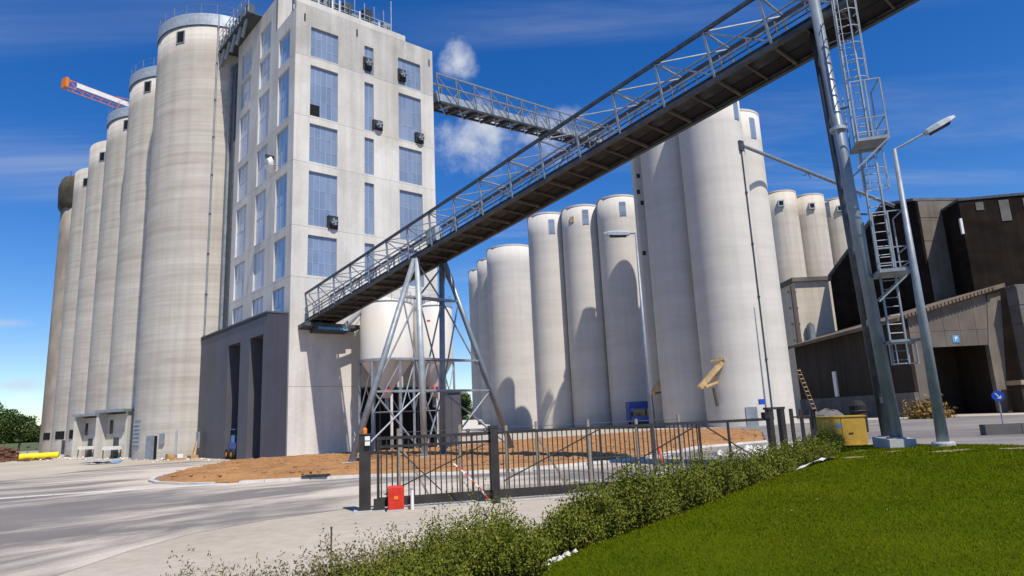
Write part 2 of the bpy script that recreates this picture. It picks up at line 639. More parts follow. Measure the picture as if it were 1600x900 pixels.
# ------------------------------------------------------------------ ground
LAWN = [(-2.6, 3.4), (.33, 7.43), (1.1, 8.55), (1.97, 9.64), (3.29, 11.32), (4.77, 13.33), (7.28, 16.39), (10.4, 21.0), (13.0, 27.4),
        (14.9, 26.9), (13.6, 21.6), (12.9, 18.9), (13.1, 16.4), (14.0, 12.0), (15.5, 6.0), (17.0, -4.0), (-6, -4)]
LP = np.array(LAWN)


def inside_dist(x, y, poly):
    """signed distance: positive outside, negative inside (numpy arrays)."""
    x = np.asarray(x, float)
    y = np.asarray(y, float)
    d = np.full(x.shape, 1e9)
    ins = np.zeros(x.shape, bool)
    n = len(poly)
    for i in range(n):
        ax, ay = poly[i]
        bx, by = poly[(i + 1) % n]
        ex, ey = bx - ax, by - ay
        t = np.clip(((x - ax) * ex + (y - ay) * ey) / (ex * ex + ey * ey), 0, 1)
        d = np.minimum(d, np.hypot(x - ax - t * ex, y - ay - t * ey))
        c = ((ay > y) != (by > y))
        with np.errstate(divide='ignore', invalid='ignore'):
            xi = (bx - ax) * (y - ay) / (by - ay + 1e-12) + ax
        ins ^= c & (x < xi)
    return np.where(ins, -d, d)


def mound(x, y):
    x = np.asarray(x, float)
    y = np.asarray(y, float)
    d = inside_dist(x, y, LAWN)
    zin = .55 + .03 * np.clip(x, 0, 11.5) - .05 * np.clip(y - 18.5, 0, 6)
    t = np.clip(1 - d / 2.2, 0, 1)
    return zin * t * t * (3 - 2 * t)


def mz(x, y):
    return float(mound(np.array([x]), np.array([y]))[0])


def sheet(name, xs, ys, zf, m, keep=None):
    X, Y = np.meshgrid(xs, ys)
    Z = zf(X, Y)
    v = np.stack([X, Y, Z], -1).reshape(-1, 3)
    nx, ny = len(xs), len(ys)
    i = np.arange(nx - 1)[None, :] + nx * np.arange(ny - 1)[:, None]
    f = np.stack([i, i + 1, i + 1 + nx, i + nx], -1).reshape(-1, 4)
    if keep is not None:
        cx = v[f].mean(1)
        f = f[keep(cx[:, 0], cx[:, 1])]
        used = np.unique(f)
        mp_ = np.full(len(v), -1)
        mp_[used] = np.arange(len(used))
        v = v[used]
        f = mp_[f]
    return npmesh(name, v, f, m, smooth=True)


def spaced(lo, hi, step, far):
    a = np.arange(lo, hi + 1e-6, step)
    out = [hi]
    s = step
    while out[-1] < far:
        s *= 1.5
        out.append(out[-1] + s)
    out2 = [lo]
    s = step
    while out2[-1] > -far:
        s *= 1.5
        out2.append(out2[-1] - s)
    return np.concatenate([np.array(out2[:0:-1]), a, np.array(out[1:])])


ground = sheet('ground', spaced(-12, 24, .4, 3500), spaced(-6, 34, .4, 3500), lambda X, Y: mound(X, Y), 'chalk_ground')
tag(ground, kind='structure')

ASPH = [(-9, 2), (-7.9, 8), (-7.7, 11.5), (-7.7, 13.5), (-7.4, 15.4), (-6.3, 17.2), (-4.6, 18.75), (-1, 19.6), (4, 20.9), (7.6, 21.9), (9.2, 24), (11.9, 29.6), (15.4, 29.9), (17.2, 27.5),
        (15.9, 21.5), (15.6, 17), (17, 10), (20, 0), (60, -5), (75, 60), (62, 76), (54, 84), (44, 88), (30, 86), (12, 76), (-2, 67), (-6.5, 56), (-16, 46.5), (-20, 50.5), (-27, 54.5), (-30, 50),
        (-30, 40), (-50, 31), (-70, 10), (-40, -10)]
road = MB()
road.quadface(*[(x, y, .006) for x, y in ASPH])
tag(road.build('road', 'asphalt'), kind='structure')

# brown earth bed between the road and the tower
SOIL = [(-18.4, 34.7), (-19.5, 40.3), (-20.4, 46.5), (-18.6, 48.2), (-14.5, 51.0), (-9, 52.5), (-5.5, 54.5), (-.7, 62.7), (9.0, 69.5), (19.8, 77.6), (21.5, 60.0), (16.0, 44.2), (10.3, 40.7),
        (5.9, 33.7), (2.6, 31.3), (-.4, 29.4), (-3.1, 29.1), (-7.3, 30.0), (-9.9, 29.8), (-12.0, 29.6), (-14.4, 30.0), (-16.3, 31.3), (-17.5, 32.8)]


def soil_z(X, Y):
    d = -inside_dist(X, Y, SOIL)
    rg_ = np.random.default_rng(3)
    lump = .05 * np.sin(X * 2.1 + Y * .7) * np.sin(Y * 1.7 - X * .4) + .035 * np.sin(X * 5.1 + 1.3 * Y) * np.sin(Y * 4.3 - X) + rg_.normal(0, .03, X.shape)
    t = np.clip(d / 1.1, 0, 1)
    return .012 + t * (2 - t) * (.26 + lump)


soil = sheet('soil_bed', np.arange(-22, 24, .3), np.arange(28, 80, .3), soil_z, 'soil', keep=lambda x, y: inside_dist(x, y, SOIL) < .05)
tag(soil, 'brown bare earth bed in front of the tower', kind='structure')

# clods on the earth
rng = np.random.default_rng(11)


def rock_mesh(name, seed, m):
    r2 = random.Random(seed)
    mb = MB()
    prof = []
    mb.lathe((0, 0, 0), [(.001, -.35), (.75, -.3), (1, .05), (.7, .5), (.001, .65)], seg=6)
    mb.v = [V(v.x * r2.uniform(.7, 1.2), v.y * r2.uniform(.7, 1.2), v.z * r2.uniform(.7, 1.2)) for v in mb.v]
    me = bpy.data.meshes.new(name)
    me.from_pydata([tuple(v) for v in mb.v], [], mb.f)
    me.materials.append(MATS[m])
    return me


def scatter(name, pts, sizes, m, rng, z0=None, label=None):
    """loose stones as one mass (too many and too small to count)."""
    base = np.array([[0, 0, -.4], [1, 0, 0], [.3, .9, .05], [-.8, .55, 0], [-.75, -.6, .05], [.35, -.9, 0], [.1, .1, .6]])
    fc = np.array([[0, 2, 1], [0, 3, 2], [0, 4, 3], [0, 5, 4], [0, 1, 5], [6, 1, 2], [6, 2, 3], [6, 3, 4], [6, 4, 5], [6, 5, 1]])
    n = len(pts)
    a = rng.uniform(0, 6.28, n)
    v = base[None] * rng.uniform(.6, 1.3, (n, 7, 3)) * np.asarray(sizes)[:, None, None]
    c, s = np.cos(a)[:, None], np.sin(a)[:, None]
    x = v[:, :, 0] * c - v[:, :, 1] * s
    y = v[:, :, 0] * s + v[:, :, 1] * c
    v = np.stack([x, y, v[:, :, 2]], -1) + np.asarray(pts)[:, None, :]
    f = (fc[None] + 7 * np.arange(n)[:, None, None]).reshape(-1, 3)
    o = npmesh(name, v.reshape(-1, 3), f, m)
    return tag(o, label, None, None, 'stuff')


px_ = rng.uniform(-20, 21, 5200)
py_ = rng.uniform(29, 77, 5200)
ok = inside_dist(px_, py_, SOIL) < -.25
px_, py_ = px_[ok], py_[ok]
scatter('soil_clods', np.stack([px_, py_, np.full(len(px_), .28)], -1), rng.uniform(.04, .15, len(px_)) * (rng.uniform(0, 1, len(px_)) ** .5), 'soil', rng, label='loose brown clods scattered over the earth bed')

# kerb stones along the near rim of the earth bed and the gutter line to the left
kerb = tag(MB().fbox(V(-11, 29.3, 0), V(1, 0, 0), V(0, 1, 0), -.01, .01, -.01, .01, -.2, -.19).build('kerb', 'kerb_stone'), 'pale concrete kerb curving round the brown earth bed', kind='structure')
KL = [(-26.5, 24.6), (-22.5, 26.3), (-18.0, 28.0), (-15.1, 28.9), (-12.0, 29.2), (-9.9, 29.4), (-7.3, 29.6), (-3.1, 28.7), (-.4, 29.0), (2.9, 30.8), (6.3, 33.3), (10.6, 40.3), (16.3, 43.8)]
step = 1.0
for (a, b) in zip(KL[:-1], KL[1:]):
    A, B = V(*a, 0), V(*b, 0)
    n = max(1, round((B - A).length / step))
    for i in range(n):
        p, q = A.lerp(B, i / n), A.lerp(B, (i + 1) / n)
        d = (q - p).normalized()
        s = V(-d.y, d.x, 0) * .22
        hgt = .02 if a[0] < -12 else .11
        mb = MB()
        p2, q2 = p + d * .012, q - d * .012
        mb.hexa([p2 - s, q2 - s, q2 + s, p2 + s] + [v + V(0, 0, hgt) for v in (p2 - s * .85, q2 - s * .85, q2 + s, p2 + s)])
        mb.build('kerb_block', 'kerb_stone', kerb)
# second kerb run round the left nose of the bed
for (a, b) in zip([(-13.2, 29.3), (-14.8, 29.9), (-16.6, 31.2), (-17.8, 32.8), (-18.7, 34.8), (-19.3, 37.2), (-19.8, 40.2)][:-1], [(-14.8, 29.9), (-16.6, 31.2), (-17.8, 32.8), (-18.7, 34.8), (-19.3, 37.2), (-19.8, 40.2)]):
    A, B = V(*a, 0), V(*b, 0)
    n = max(1, round((B - A).length))
    for i in range(n):
        p, q = A.lerp(B, i / n), A.lerp(B, (i + 1) / n)
        d = (q - p).normalized()
        s = V(-d.y, d.x, 0) * .12
        MB().hexa([p + d * .012 - s, q - d * .012 - s, q - d * .012 + s, p + d * .012 + s] + [v + V(0, 0, .1) for v in (p + d * .012 - s, q - d * .012 - s, q - d * .012 + s, p + d * .012 + s)]).build('kerb_block', 'kerb_stone', kerb)

# lawn
lawn = sheet('lawn', np.arange(-6.4, 17.6, .25), np.arange(-4, 26, .25), lambda X, Y: mound(X, Y) + .02, 'lawn_soil', keep=lambda x, y: inside_dist(x, y, LAWN) < .75)
tag(lawn, kind='structure')

N = 640000
gx = rng.uniform(-3, 15.5, N)
gy = rng.uniform(3.2, 26, N)
PATCH = [(11.0, 17.4, .75, .3), (12.3, 17.0, .5, .3), (10.2, 20.4, .4, .4), (9.3, 19.3, .35, .3), (12.0, 21.3, .5, .5), (12.5, 16.0, .4, .25), (10.1, 18.5, .3, .22), (8.6, 17.6, .35, .2), (11.7, 18.9, .35, .3)]
ok = inside_dist(gx, gy, LAWN) < rng.uniform(.2, .75, N)
ok &= (np.abs(gx) < 1.0 * gy + .5)
for (ax, ay, ra, rb) in PATCH:
    q = ((gx - ax) / ra) ** 2 + ((gy - ay) / rb) ** 2
    ok &= ~((q < rng.uniform(.5, 1.2, N)) & (rng.uniform(0, 1, N) < .8))
keepp = rng.uniform(0, 1, N) < np.clip(9.0 / gy, .25, 1)
ok &= keepp
gx, gy = gx[ok], gy[ok]
n = len(gx)
gz = mound(gx, gy) + .015
far = np.clip(gy / 9.0, .8, 2.2)
tall = np.where((gy > 16.5) & (gx > 8.6), rng.uniform(.8, 1.8, n), 1.0)
hh = rng.uniform(.018, .042, n) * tall
ww = .0045 * far
a = rng.uniform(0, 6.28, n)
lean = rng.normal(0, .02, (n, 2)) * tall[:, None]
v = np.empty((n, 3, 3))
v[:, 0] = np.stack([gx + np.cos(a) * ww, gy + np.sin(a) * ww, gz], -1)
v[:, 1] = np.stack([gx - np.cos(a) * ww, gy - np.sin(a) * ww, gz], -1)
v[:, 2] = np.stack([gx + lean[:, 0], gy + lean[:, 1], gz + hh], -1)
grass = npmesh('grass', v.reshape(-1, 3), np.arange(n * 3).reshape(-1, 3), 'grass_blade')
tag(grass, 'short mown green grass of the raised lawn', 'grass', kind='stuff')
for i, (ax, ay, ra, rb) in enumerate(PATCH):
    mb = MB()
    pts = []
    for k in range(28):
        t = 2 * math.pi * k / 28
        q = rnd.uniform(.55, 1.0)
        x, y = ax + math.cos(t) * ra * q, ay + math.sin(t) * rb * q
        pts.append((x, y, mz(x, y) + .026))
    mb.quadface(*pts)
    mb.build('bare_earth', 'bare_patch', lawn)

# daisies and pale clover heads dotted over the lawn
nf = 45
fx = rng.uniform(0, 13, nf)
fy = rng.uniform(6, 22, nf)
okf = inside_dist(fx, fy, LAWN) < -.4
fx, fy = fx[okf], fy[okf]
scatter('lawn_flowers', np.stack([fx, fy, mound(fx, fy) + .05], -1), rng.uniform(.008, .018, len(fx)), 'rubble_stone', rng, label='tiny white flower heads dotted over the lawn')

# ------------------------------------------------------------------ left concrete silos
S0 = V(-31.32, 67.39, 0)
SD = azv(-41.97)
SP, SR, SH = 12.77, 6.38, 43.7
ORD = ['nearest', 'second', 'third', 'fourth', 'fifth']


def on_cyl(mb, c, r, phi, hw, z0, z1, out=.06, inn=.3):
    """box on a cylinder wall, facing azimuth phi."""
    e = azv(phi)
    s = V(e.y, -e.x, 0)
    return mb.fbox(Vector(c) + e * r, s, e, -hw, hw, -inn, out, z0, z1)


def silo_railing(root, c, r, z, a0, a1, n=22, h=1.15):
    rail = MB()
    pr = [c + azv(a0 + (a1 - a0) * i / 48) * r for i in range(49)]
    for hh_ in (.55, h):
        rail.path([p + V(0, 0, z + hh_) for p in pr], .018, 4)
    rail.build('guard_rail', 'galv', root)
    for i in range(n):
        p = c + azv(a0 + (a1 - a0) * i / (n - 1)) * r
        MB().tube(p + V(0, 0, z - .2), p + V(0, 0, z + h), .03, seg=5).build('rail_post', 'galv', root)


for k in range(5):
    c = S0 + SD * (SP * k)
    lbl = ['tallest-looking pale concrete grain silo, nearest the square tower', 'concrete silo second from the square tower, its porch right behind the nearest silo', 'concrete silo third from the tower, crane jib showing just above it',
           'concrete silo fourth from the tower, with a wide black slot near its foot', 'narrow-looking concrete silo fifth from the tower, beside the mossy capped one'][k]
    t = thing('concrete_silo', c, lbl, 'silo', 'row of concrete silos beside the tower')
    b = MB()
    top_ = SH if k < 3 else SH + .9
    b.lathe(c, [(SR, -.3)] + [(SR, top_ * i / 12) for i in range(1, 13)] + [(SR - .5, top_), (.01, top_ + .2)], seg=96)
    b.build('body', 'silo_concrete', t, smooth=True)
    # sheet-metal parapet band
    if k < 3:
        MB().lathe(c, [(SR + .1, SH - .35), (SR + .12, SH - .33), (SR + .12, SH + .95), (SR + .02, SH + .95), (SR + .02, SH - .3)], seg=96).build('parapet_band', 'galv_pale', t, smooth=False)
    if k < 3:
        silo_railing(t, c, SR + .02, SH + .9, 120, 300, 14)
    vp = [194, 195, 189, 195, 195][k]
    v_ = MB()
    on_cyl(v_, c, SR, vp, .38, SH - 2.15, SH - .95, .03, .2)
    vo = v_.build('vent_opening', 'black_void', t)
    fr = MB()
    for (a_, b_, z0, z1) in ((-.5, -.385, SH - 2.25, SH - .85), (.385, .5, SH - 2.25, SH - .85), (-.38, .38, SH - .94, SH - .84), (-.38, .38, SH - 2.26, SH - 2.16)):
        e = azv(vp)
        s = V(e.y, -e.x, 0)
        fr.fbox(c + e * SR, s, e, a_, b_, -.2, .05, z0, z1)
    fr.build('frame', 'galv', vo)
    if k == 0:
        cd = MB()
        p = c + azv(159.6) * (SR + .09)
        cd.tube(p, p + V(0, 0, SH + .9), .085, seg=8)
        cd.build('downpipe', 'galv', t)
        for z in range(3, 45, 4):
            MB().tube(p + V(0, 0, z), p + V(0, 0, z + .12), .12, seg=8).build('pipe_clip', 'galv_dark', t)
    # base details
    if k == 0:
        d = MB()
        on_cyl(d, c, SR, 201, .50, 0, 2.15, .06, .25)
        dd = d.build('door', 'galv', t)
        h_ = MB()
        on_cyl(h_, c, SR, 196.6, .30, .02, 2.1, .03, .25)
        h_.build('dark_doorway', 'black_void', t)
        w_ = MB()
        on_cyl(w_, c, SR, 222, .75, 1.2, 3.6, .05, .3)
        w_.build('louvre', 'galv', t)
        for q in range(6):
            l_ = MB()
            on_cyl(l_, c, SR + .05, 222, .70, 1.35 + q * .36, 1.52 + q * .36, .05, .02)
            l_.build('louvre_slat', 'galv_pale', t)
        x_ = MB()
        on_cyl(x_, c, SR, 189, .22, 1.3, 2.3, .18, .1)
        x_.build('switch_box', 'galv', t)
        x_ = MB()
        on_cyl(x_, c, SR, 177, .08, .3, 2.6, .1, .1)
        x_.build('pipe', 'galv_pale', t)
    if k in (1, 2):
        # projecting porch box
        pa = 196 if k == 1 else 198
        e = azv(pa)
        s = V(e.y, -e.x, 0)
        o = c + e * (SR - .8)
        hw = 1.75 if k == 1 else 1.6
        top = 4.7
        p_ = MB()
        p_.fbox(o, s, e, hw - .3, hw, 0, 2.6, -.1, top)
        p_.fbox(o, s, e, -hw, -hw + .3, 0, 2.0, -.1, top)
        p_.build('porch_wall', 'tower_concrete', t)
        MB().fbox(o, s, e, -hw + .301, hw - .301, 0, 1.6, -.1, top - .2).build('porch_front', 'silo_concrete', t)
        MB().fbox(o, s, e, -hw - .2, hw + .15, -.1, 2.8, top, top + .28).build('porch_roof', 'galv', t)
        MB().fbox(o, s, e, -.35, .35, 1.59, 1.64, 0, 2.1).build('door', 'galv_dark', t)
        MB().fbox(o, s, e, .55, .95, 1.59, 1.64, 2.5, 3.9).build('window', 'glass_dark', t)
        MB().fbox(o, s, e, -1.1, .2, 1.9, 3.0, .9, 1.25).build('work_table', 'white_paint', t)
        g = MB()
        for (aa, bb) in ((-1.05, 1.95), (.15, 1.95), (-1.05, 2.95), (.15, 2.95)):
            g.fbox(o, s, e, aa - .04, aa + .04, bb - .04, bb + .04, 0, .9)
        g.build('table_leg_frame', 'galv_dark', t)
    if k >= 3:
        on = MB()
        on_cyl(on, c, SR, 203, 1.15 if k == 3 else .95, 2.2, 3.35, .04, .4)
        on.build('slot_opening', 'black_void', t)
        on = MB()
        on_cyl(on, c, SR, 194, .35, 0, 2.0, .05, .3)
        on.build('door', 'galv_dark', t)
c = S0 + SD * (SP * 5)
t = thing('old_silo', c, 'weathered silo at the far end with an overhanging dark mossy cap', 'silo')
MB().lathe(c, [(SR, -.3)] + [(SR, 42.5 * i / 8) for i in range(1, 9)] + [(.01, 42.6)], seg=72).build('body', 'old_concrete', t, smooth=True)
mb = MB()
mb.lathe(c, [(SR + .02, 41.6), (SR + .55, 42.5), (SR + .6, 46.0), (SR + .25, 47.2), (SR - .6, 47.5), (.01, 47.6)], seg=48)
mb.v = [v + V(rnd.uniform(-.12, .12), rnd.uniform(-.12, .12), rnd.uniform(-.15, .15)) for v in mb.v]
mb.build('cap', 'moss_cap', t, smooth=True)
MB().tube(c + azv(265) * 6.2 + V(0, 0, 47.0), c + azv(265) * 6.2 + V(0, 0, 50.5), .06, seg=5).build('antenna', 'galv_dark', t)
on = MB()
on_cyl(on, c, SR, 204, .8, 2.2, 3.3, .04, .4)
on.build('slot_opening', 'black_void', t)

# ------------------------------------------------------------------ square concrete tower
C0 = V(-17.06, 49.69, 0)
E1, E2 = azv(50), azv(-41)
UP = V(0, 0, 1)
N1 = V(E1.y, -E1.x, 0)       # out of the right (sunlit) face
N2 = V(-E2.y, E2.x, 0)       # out of the left face
tower = thing('square_tower', C0, 'tall square pale concrete tower with columns of bluish windows', 'tower')
U1, U2 = 13.5, 14.5
JO = [-.2, 5.3, 13.8, 17.95, 23.35, 27.4, 32.8]
ROWS = [(32.95, 35.65), (27.55, 32.1), (23.5, 26.85), (18.1, 22.7), (14.0, 17.3)]
RC = [(1.32, 3.78), (6.28, 7.18), (9.7, 12.1)]
LC = [(1.2, 3.65), (5.7, 8.3), (10.5, 13.3)]
right_win = [(u0, u1, v0, v1) for (u0, u1) in RC for (v0, v1) in ROWS]
left_win = [(u0, u1, v0, v1) for (u0, u1) in LC for (v0, v1) in ROWS + [(10.4, 13.2)]] + [(LC[1][0], LC[1][1], 36.1, 38.75), (LC[2][0], LC[2][1], 36.1, 38.75)]
TH = .45


def wall_panel(O, e, n, u0, u1, v0, v1, holes, name='wall_panel', m='tower_concrete'):
    us = sorted({u0, u1, *[h for q in holes for h in q[:2]]})
    vs = sorted({v0, v1, *[h for q in holes for h in q[2:]]})
    mb = MB()
    P = lambda u, v, d: O + e * u + UP * v + n * d
    inh = lambda u, v: any(h[0] < u < h[1] and h[2] < v < h[3] for h in holes)
    for a, b in zip(us[:-1], us[1:]):
        for c_, d in zip(vs[:-1], vs[1:]):
            if not inh((a + b) / 2, (c_ + d) / 2):
                mb.quadface(P(a, c_, 0), P(b, c_, 0), P(b, d, 0), P(a, d, 0))
    for h in holes:
        a, b, c_, d = h
        mb.quadface(P(a, c_, 0), P(a, d, 0), P(a, d, -TH), P(a, c_, -TH))
        mb.quadface(P(b, c_, 0), P(b, d, 0), P(b, d, -TH), P(b, c_, -TH))
        mb.quadface(P(a, c_, 0), P(b, c_, 0), P(b, c_, -TH), P(a, c_, -TH))
        mb.quadface(P(a, d, 0), P(b, d, 0), P(b, d, -TH), P(a, d, -TH))
    for q in ((u0, v0, u1, v0), (u0, v1, u1, v1), (u0, v0, u0, v1), (u1, v0, u1, v1)):
        mb.quadface(P(q[0], q[1], 0), P(q[2], q[3], 0), P(q[2], q[3], -TH), P(q[0], q[1], -TH))
    return mb.build(name, m, tower)


def window(O, e, n, h, nx, ny, gm):
    u0, u1, v0, v1 = h
    g = .035
    fr = MB()
    for i in range(nx + 1):
        x = u0 + (u1 - u0) * i / nx
        fr.fbox(O, e, n, x - g / 2, x + g / 2, -.20, -.15, v0, v1)
    for j in range(ny + 1):
        y = v0 + (v1 - v0) * j / ny
        fr.fbox(O, e, n, u0 + .001, u1 - .001, -.197, -.152, y - g / 2, y + g / 2)
    w = fr.build('window', 'window_frame', tower)
    for i in range(nx):
        for j in range(ny):
            a, b = u0 + (u1 - u0) * i / nx + g / 2, u0 + (u1 - u0) * (i + 1) / nx - g / 2
            c_, d = v0 + (v1 - v0) * j / ny + g / 2, v0 + (v1 - v0) * (j + 1) / ny - g / 2
            # each pane leans by a hair, so reflections break up
            t1, t2 = rnd.uniform(-.012, .012), rnd.uniform(-.012, .012)
            P = lambda u, v, dd: O + e * u + UP * v + n * dd
            z = -.175
            MB().hexa([P(a, c_, z - .01), P(b, c_, z - .01), P(b, c_, z + .01 + t1), P(a, c_, z + .01 + t2),
                       P(a, d, z - .01), P(b, d, z - .01), P(b, d, z + .01 - t2), P(a, d, z + .01 - t1)]).build('pane', gm, w)


g = .02
for i in range(len(JO)):
    v0 = JO[i] + g / 2
    v1 = (JO[i + 1] - g / 2) if i + 1 < len(JO) else 37.55
    wall_panel(C0, E1, N1, 0, U1, v0, v1, [h for h in right_win if v0 < h[2] and h[3] < v1], m='tower_grey' if i == len(JO) - 1 else 'tower_concrete')
    hl = [h for h in left_win if v0 < h[2] and h[3] < v1]
    if i + 1 < len(JO):
        wall_panel(C0, E2, N2, .001, U2, v0, v1, hl)
    else:
        wall_panel(C0, E2, N2, .001, 4.1, v0, 37.0, [h for h in hl if h[0] < 4])
        wall_panel(C0, E2, N2, 4.11, U2, v0, 40.4, [h for h in left_win if h[0] > 4 and h[2] > v0])
MB().fbox(C0, E1, N1, 0, 10.5, -TH, 0, 37.56, 38.1).build('parapet', 'tower_concrete', tower)
# dark core behind the glass, far walls and roof slab
MB().fbox(C0, E1, E2, .46, U1 - .01, .46, U2 - .01, 0, 36.9).build('core', 'black_void', tower)
MB().fbox(C0, E1, E2, U1 - .45, U1 - .005, .46, U2 + .2, 0, 37.5).build('side_wall', 'tower_concrete', tower)
MB().fbox(C0, E1, E2, .46, U1 - .46, .46, U2 + .2, 36.95, 37.3).build('roof_slab', 'tower_concrete', tower)
MB().fbox(C0, E1, E2, .46, 2.6, 4.115, U2, 37.31, 40.4).build('penthouse', 'tower_concrete', tower)
MB().fbox(C0, E1, E2, -.0, .455, 4.112, 4.55, 37.02, 40.38).build('penthouse_corner', 'tower_concrete', tower)
# dark vertical joint between tower and first silo
MB().fbox(C0, E1, E2, -.15, 1.0, U2 + .01, U2 + 1.5, 0, 38.6).build('joint_strip', 'galv_dark', tower)
MB().fbox(C0, E1, E2, -.35, .1, U2 + 1.1, U2 + 1.5, 0, 38.9).build('joint_pipe', 'galv', tower)
for h in right_win:
    if h[0] > 6 and h[0] < 7:
        window(C0, E1, N1, h, 2, 3, 'glazing')
    else:
        window(C0, E1, N1, h, 5, 3, 'glazing')
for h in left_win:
    window(C0, E2, N2, h, 3, 2, 'glazing_shade' if h[0] < 4 else 'glazing_reflect')
# vent boxes and extract fans standing out of the window bays
for i, (u, v, w_, h_) in enumerate([(1.72, 28.05, .46, .55), (3.4, 18.6, .42, .55), (7.55, 28.25, .45, .45), (11.85, 28.1, .42, .5), (10.05, 33.9, .42, .55), (6.55, 33.9, .42, .55)]):
    vb = MB()
    vb.fbox(C0 + N1 * .02, E1, N1, u - w_, u + w_, -.3, .12 if i else -.1, v - h_, v + h_)
    vo = vb.build('vent_box', 'vent_metal' if i else 'black_void', tower)
    if i:
        fb = MB()
        ctr = C0 + E1 * u + UP * v + N1 * .14
        fb.tube(ctr, ctr + N1 * .25, min(w_, h_) * .8, seg=16)
        fb.build('fan_cowl', 'galv_dark', vo)
        for q in range(4):
            bl = MB()
            aa = q * math.pi / 2 + .4
            dvec = E1 * math.cos(aa) + UP * math.sin(aa)
            bl.beam(ctr + N1 * .27, ctr + N1 * .27 + dvec * min(w_, h_) * .7, .14, .02, up=N1)
            bl.build('fan_blade', 'galv', vo)
# hopper shade and supposed doorway painted as a black bay under the hopper bins
shade_panel = MB()
shade_panel.fbox(C0, E1, N1, 5.9, 12.9, .002, .03, 0, 5.05)
bo = shade_panel.build('hopper_shade_panel', 'black_void', tower)
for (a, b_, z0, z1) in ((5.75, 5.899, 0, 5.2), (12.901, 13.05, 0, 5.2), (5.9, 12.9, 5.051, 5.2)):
    MB().fbox(C0, E1, N1, a, b_, .002, .09, z0, z1).build('shade_panel_frame', 'galv_dark', bo)
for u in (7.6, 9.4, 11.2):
    MB().fbox(C0, E1, N1, u - .05, u + .05, .031, .06, 0, 5.0).build('shade_panel_mullion', 'annex_clad', bo)
# lifting sockets high on the face
for (u, v) in ((.75, 36.3), (5.55, 36.6), (13.1, 36.2)):
    MB().fbox(C0, E1, N1, u - .06, u + .06, -.1, .03, v - .35, v + .35).build('lifting_socket', 'black_void', tower)
# floodlight on the left face
fl = C0 + E2 * 3.5 + UP * 24.0
f = MB()
f.tube(fl, fl + N2 * 1.05, .05, seg=6)
f.tube(fl + N2 * .95 + UP * .35, fl + N2 * .95 - UP * .5, .04, seg=6)
fo = f.build('floodlight', 'galv', tower)
MB().tube(fl + N2 * .8 - UP * .1, fl + N2 * 1.5 + E1 * 1.0 - UP * .05, .45, .68, seg=20).build('reflector', 'white_paint', fo)
MB().fbox(fl + N2 * 1.0, E1, N2, .2, .6, -.2, .2, .45, .8).build('ballast', 'vent_metal', fo)

# rooftop steelwork: walkway conveyor from tower to the silos, and head gear on the roof
rt = thing('rooftop_conveyor', C0 + E1 * 5 + UP * 37.6, 'steel walkway and conveyor heads along the tower roof edge', 'conveyor')
o = C0 + UP * 37.35
for i in range(9):
    x = .7 + i * .98
    MB().fbox(o, E1, E2, x, x + .08, .62, .70, .2, 3.0).build('post', 'galv', rt)
    MB().fbox(o, E1, E2, x, x + .08, 2.6, 2.68, 0, 3.4).build('post', 'galv_dark', rt)
    MB().fbox(o, E1, E2, x + .12, x + .85, .75, 1.6, .8 + (i % 2) * .2, (3.2, 2.2, 3.6, 2.5)[i % 4] - .16 * i).build('drive_box', ('vent_metal', 'galv_dark', 'galv')[i % 3], rt)
    MB().tube(o + E1 * (x + .5) + E2 * .55 + UP * .9, o + E1 * (x + .5) + E2 * .55 + UP * (2.6 - .15 * i), .13, seg=10).build('spout', 'galv_pale' if i % 2 else 'galv_dark', rt)
MB().fbox(o, E1, E2, .6, 9.4, .5, 2.7, .7, .79).build('deck', 'galv_dark', rt)
MB().fbox(o, E1, E2, .6, 9.4, 1.7, 2.5, 1.6, 2.3).build('conveyor_trough', 'galv', rt)
for z in (1.3, 1.75):
    MB().fbox(o, E1, E2, .6, 9.4, .55, .59, z, z + .05).build('guard_rail', 'galv_pale', rt)
MB().tube(o + E1 * 3.4 + E2 * .4, o + E1 * 3.4 + E2 * .4 + UP * 5.5, .11, seg=8).build('mast', 'galv_pale', rt)
MB().tube(o + E1 * 9.6 + E2 * 1.0, o + E1 * 9.6 + E2 * 1.0 + UP * 4.6, .04, seg=6).build('antenna', 'galv_pale', rt)
bt = thing('silo_bridge', C0 + E2 * 12 + UP * 40, 'grey steel bridge and spouts joining tower top to the nearest silo', 'conveyor')
o = C0 + E2 * 8.2 + UP * 40.45 + E1 * -.4
for i in range(8):
    y = i * 1.05
    MB().fbox(o, E1, E2, -.9, 1.2, y, y + .1, 0, .12).build('cross_beam', 'galv_dark', bt)
    MB().fbox(o, E1, E2, -.9, -.82, y, y + .08, .12, 2.0).build('post', 'galv', bt)
    MB().fbox(o, E1, E2, -.82, -.2, y + .15, y + .8, .2 + .15 * (i % 3), 1.0 + .2 * (i % 2)).build('spout_box', 'galv' if i % 2 else 'galv_dark', bt)
MB().fbox(o, E1, E2, -.95, 1.2, -.2, 8.4, -.12, 0).build('deck', 'galv_dark', bt)
for z in (.9, 1.45, 2.0):
    MB().fbox(o, E1, E2, -.93, -.89, -.2, 8.4, z, z + .06).build('guard_rail', 'galv_pale', bt)
for i in range(5):
    p = o + E2 * (1 + i * 1.6) + E1 * -.6
    MB().tube(p + UP * .1, p + E2 * .9 - UP * 1.6 + E1 * -.1, .16, seg=8).build('spout', 'galv', bt)

# ------------------------------------------------------------------ dark metal annex
AO = C0 - E1 * 1.62 + E2 * .22
ann = thing('metal_annex', AO, 'dark grey metal-clad annex with two tall doorways at the tower foot', 'building')
AL, AH = 16.5, 10.85
doors = [(.75, 3.55, 9.3), (5.75, 8.7, 9.3)]


def rib_panel(O, e, n, u0, u1, v0, v1):
    return MB().fbox(O, e, n, u0, u1, -.12, 0, v0, v1).build('cladding_panel', 'annex_clad', ann)


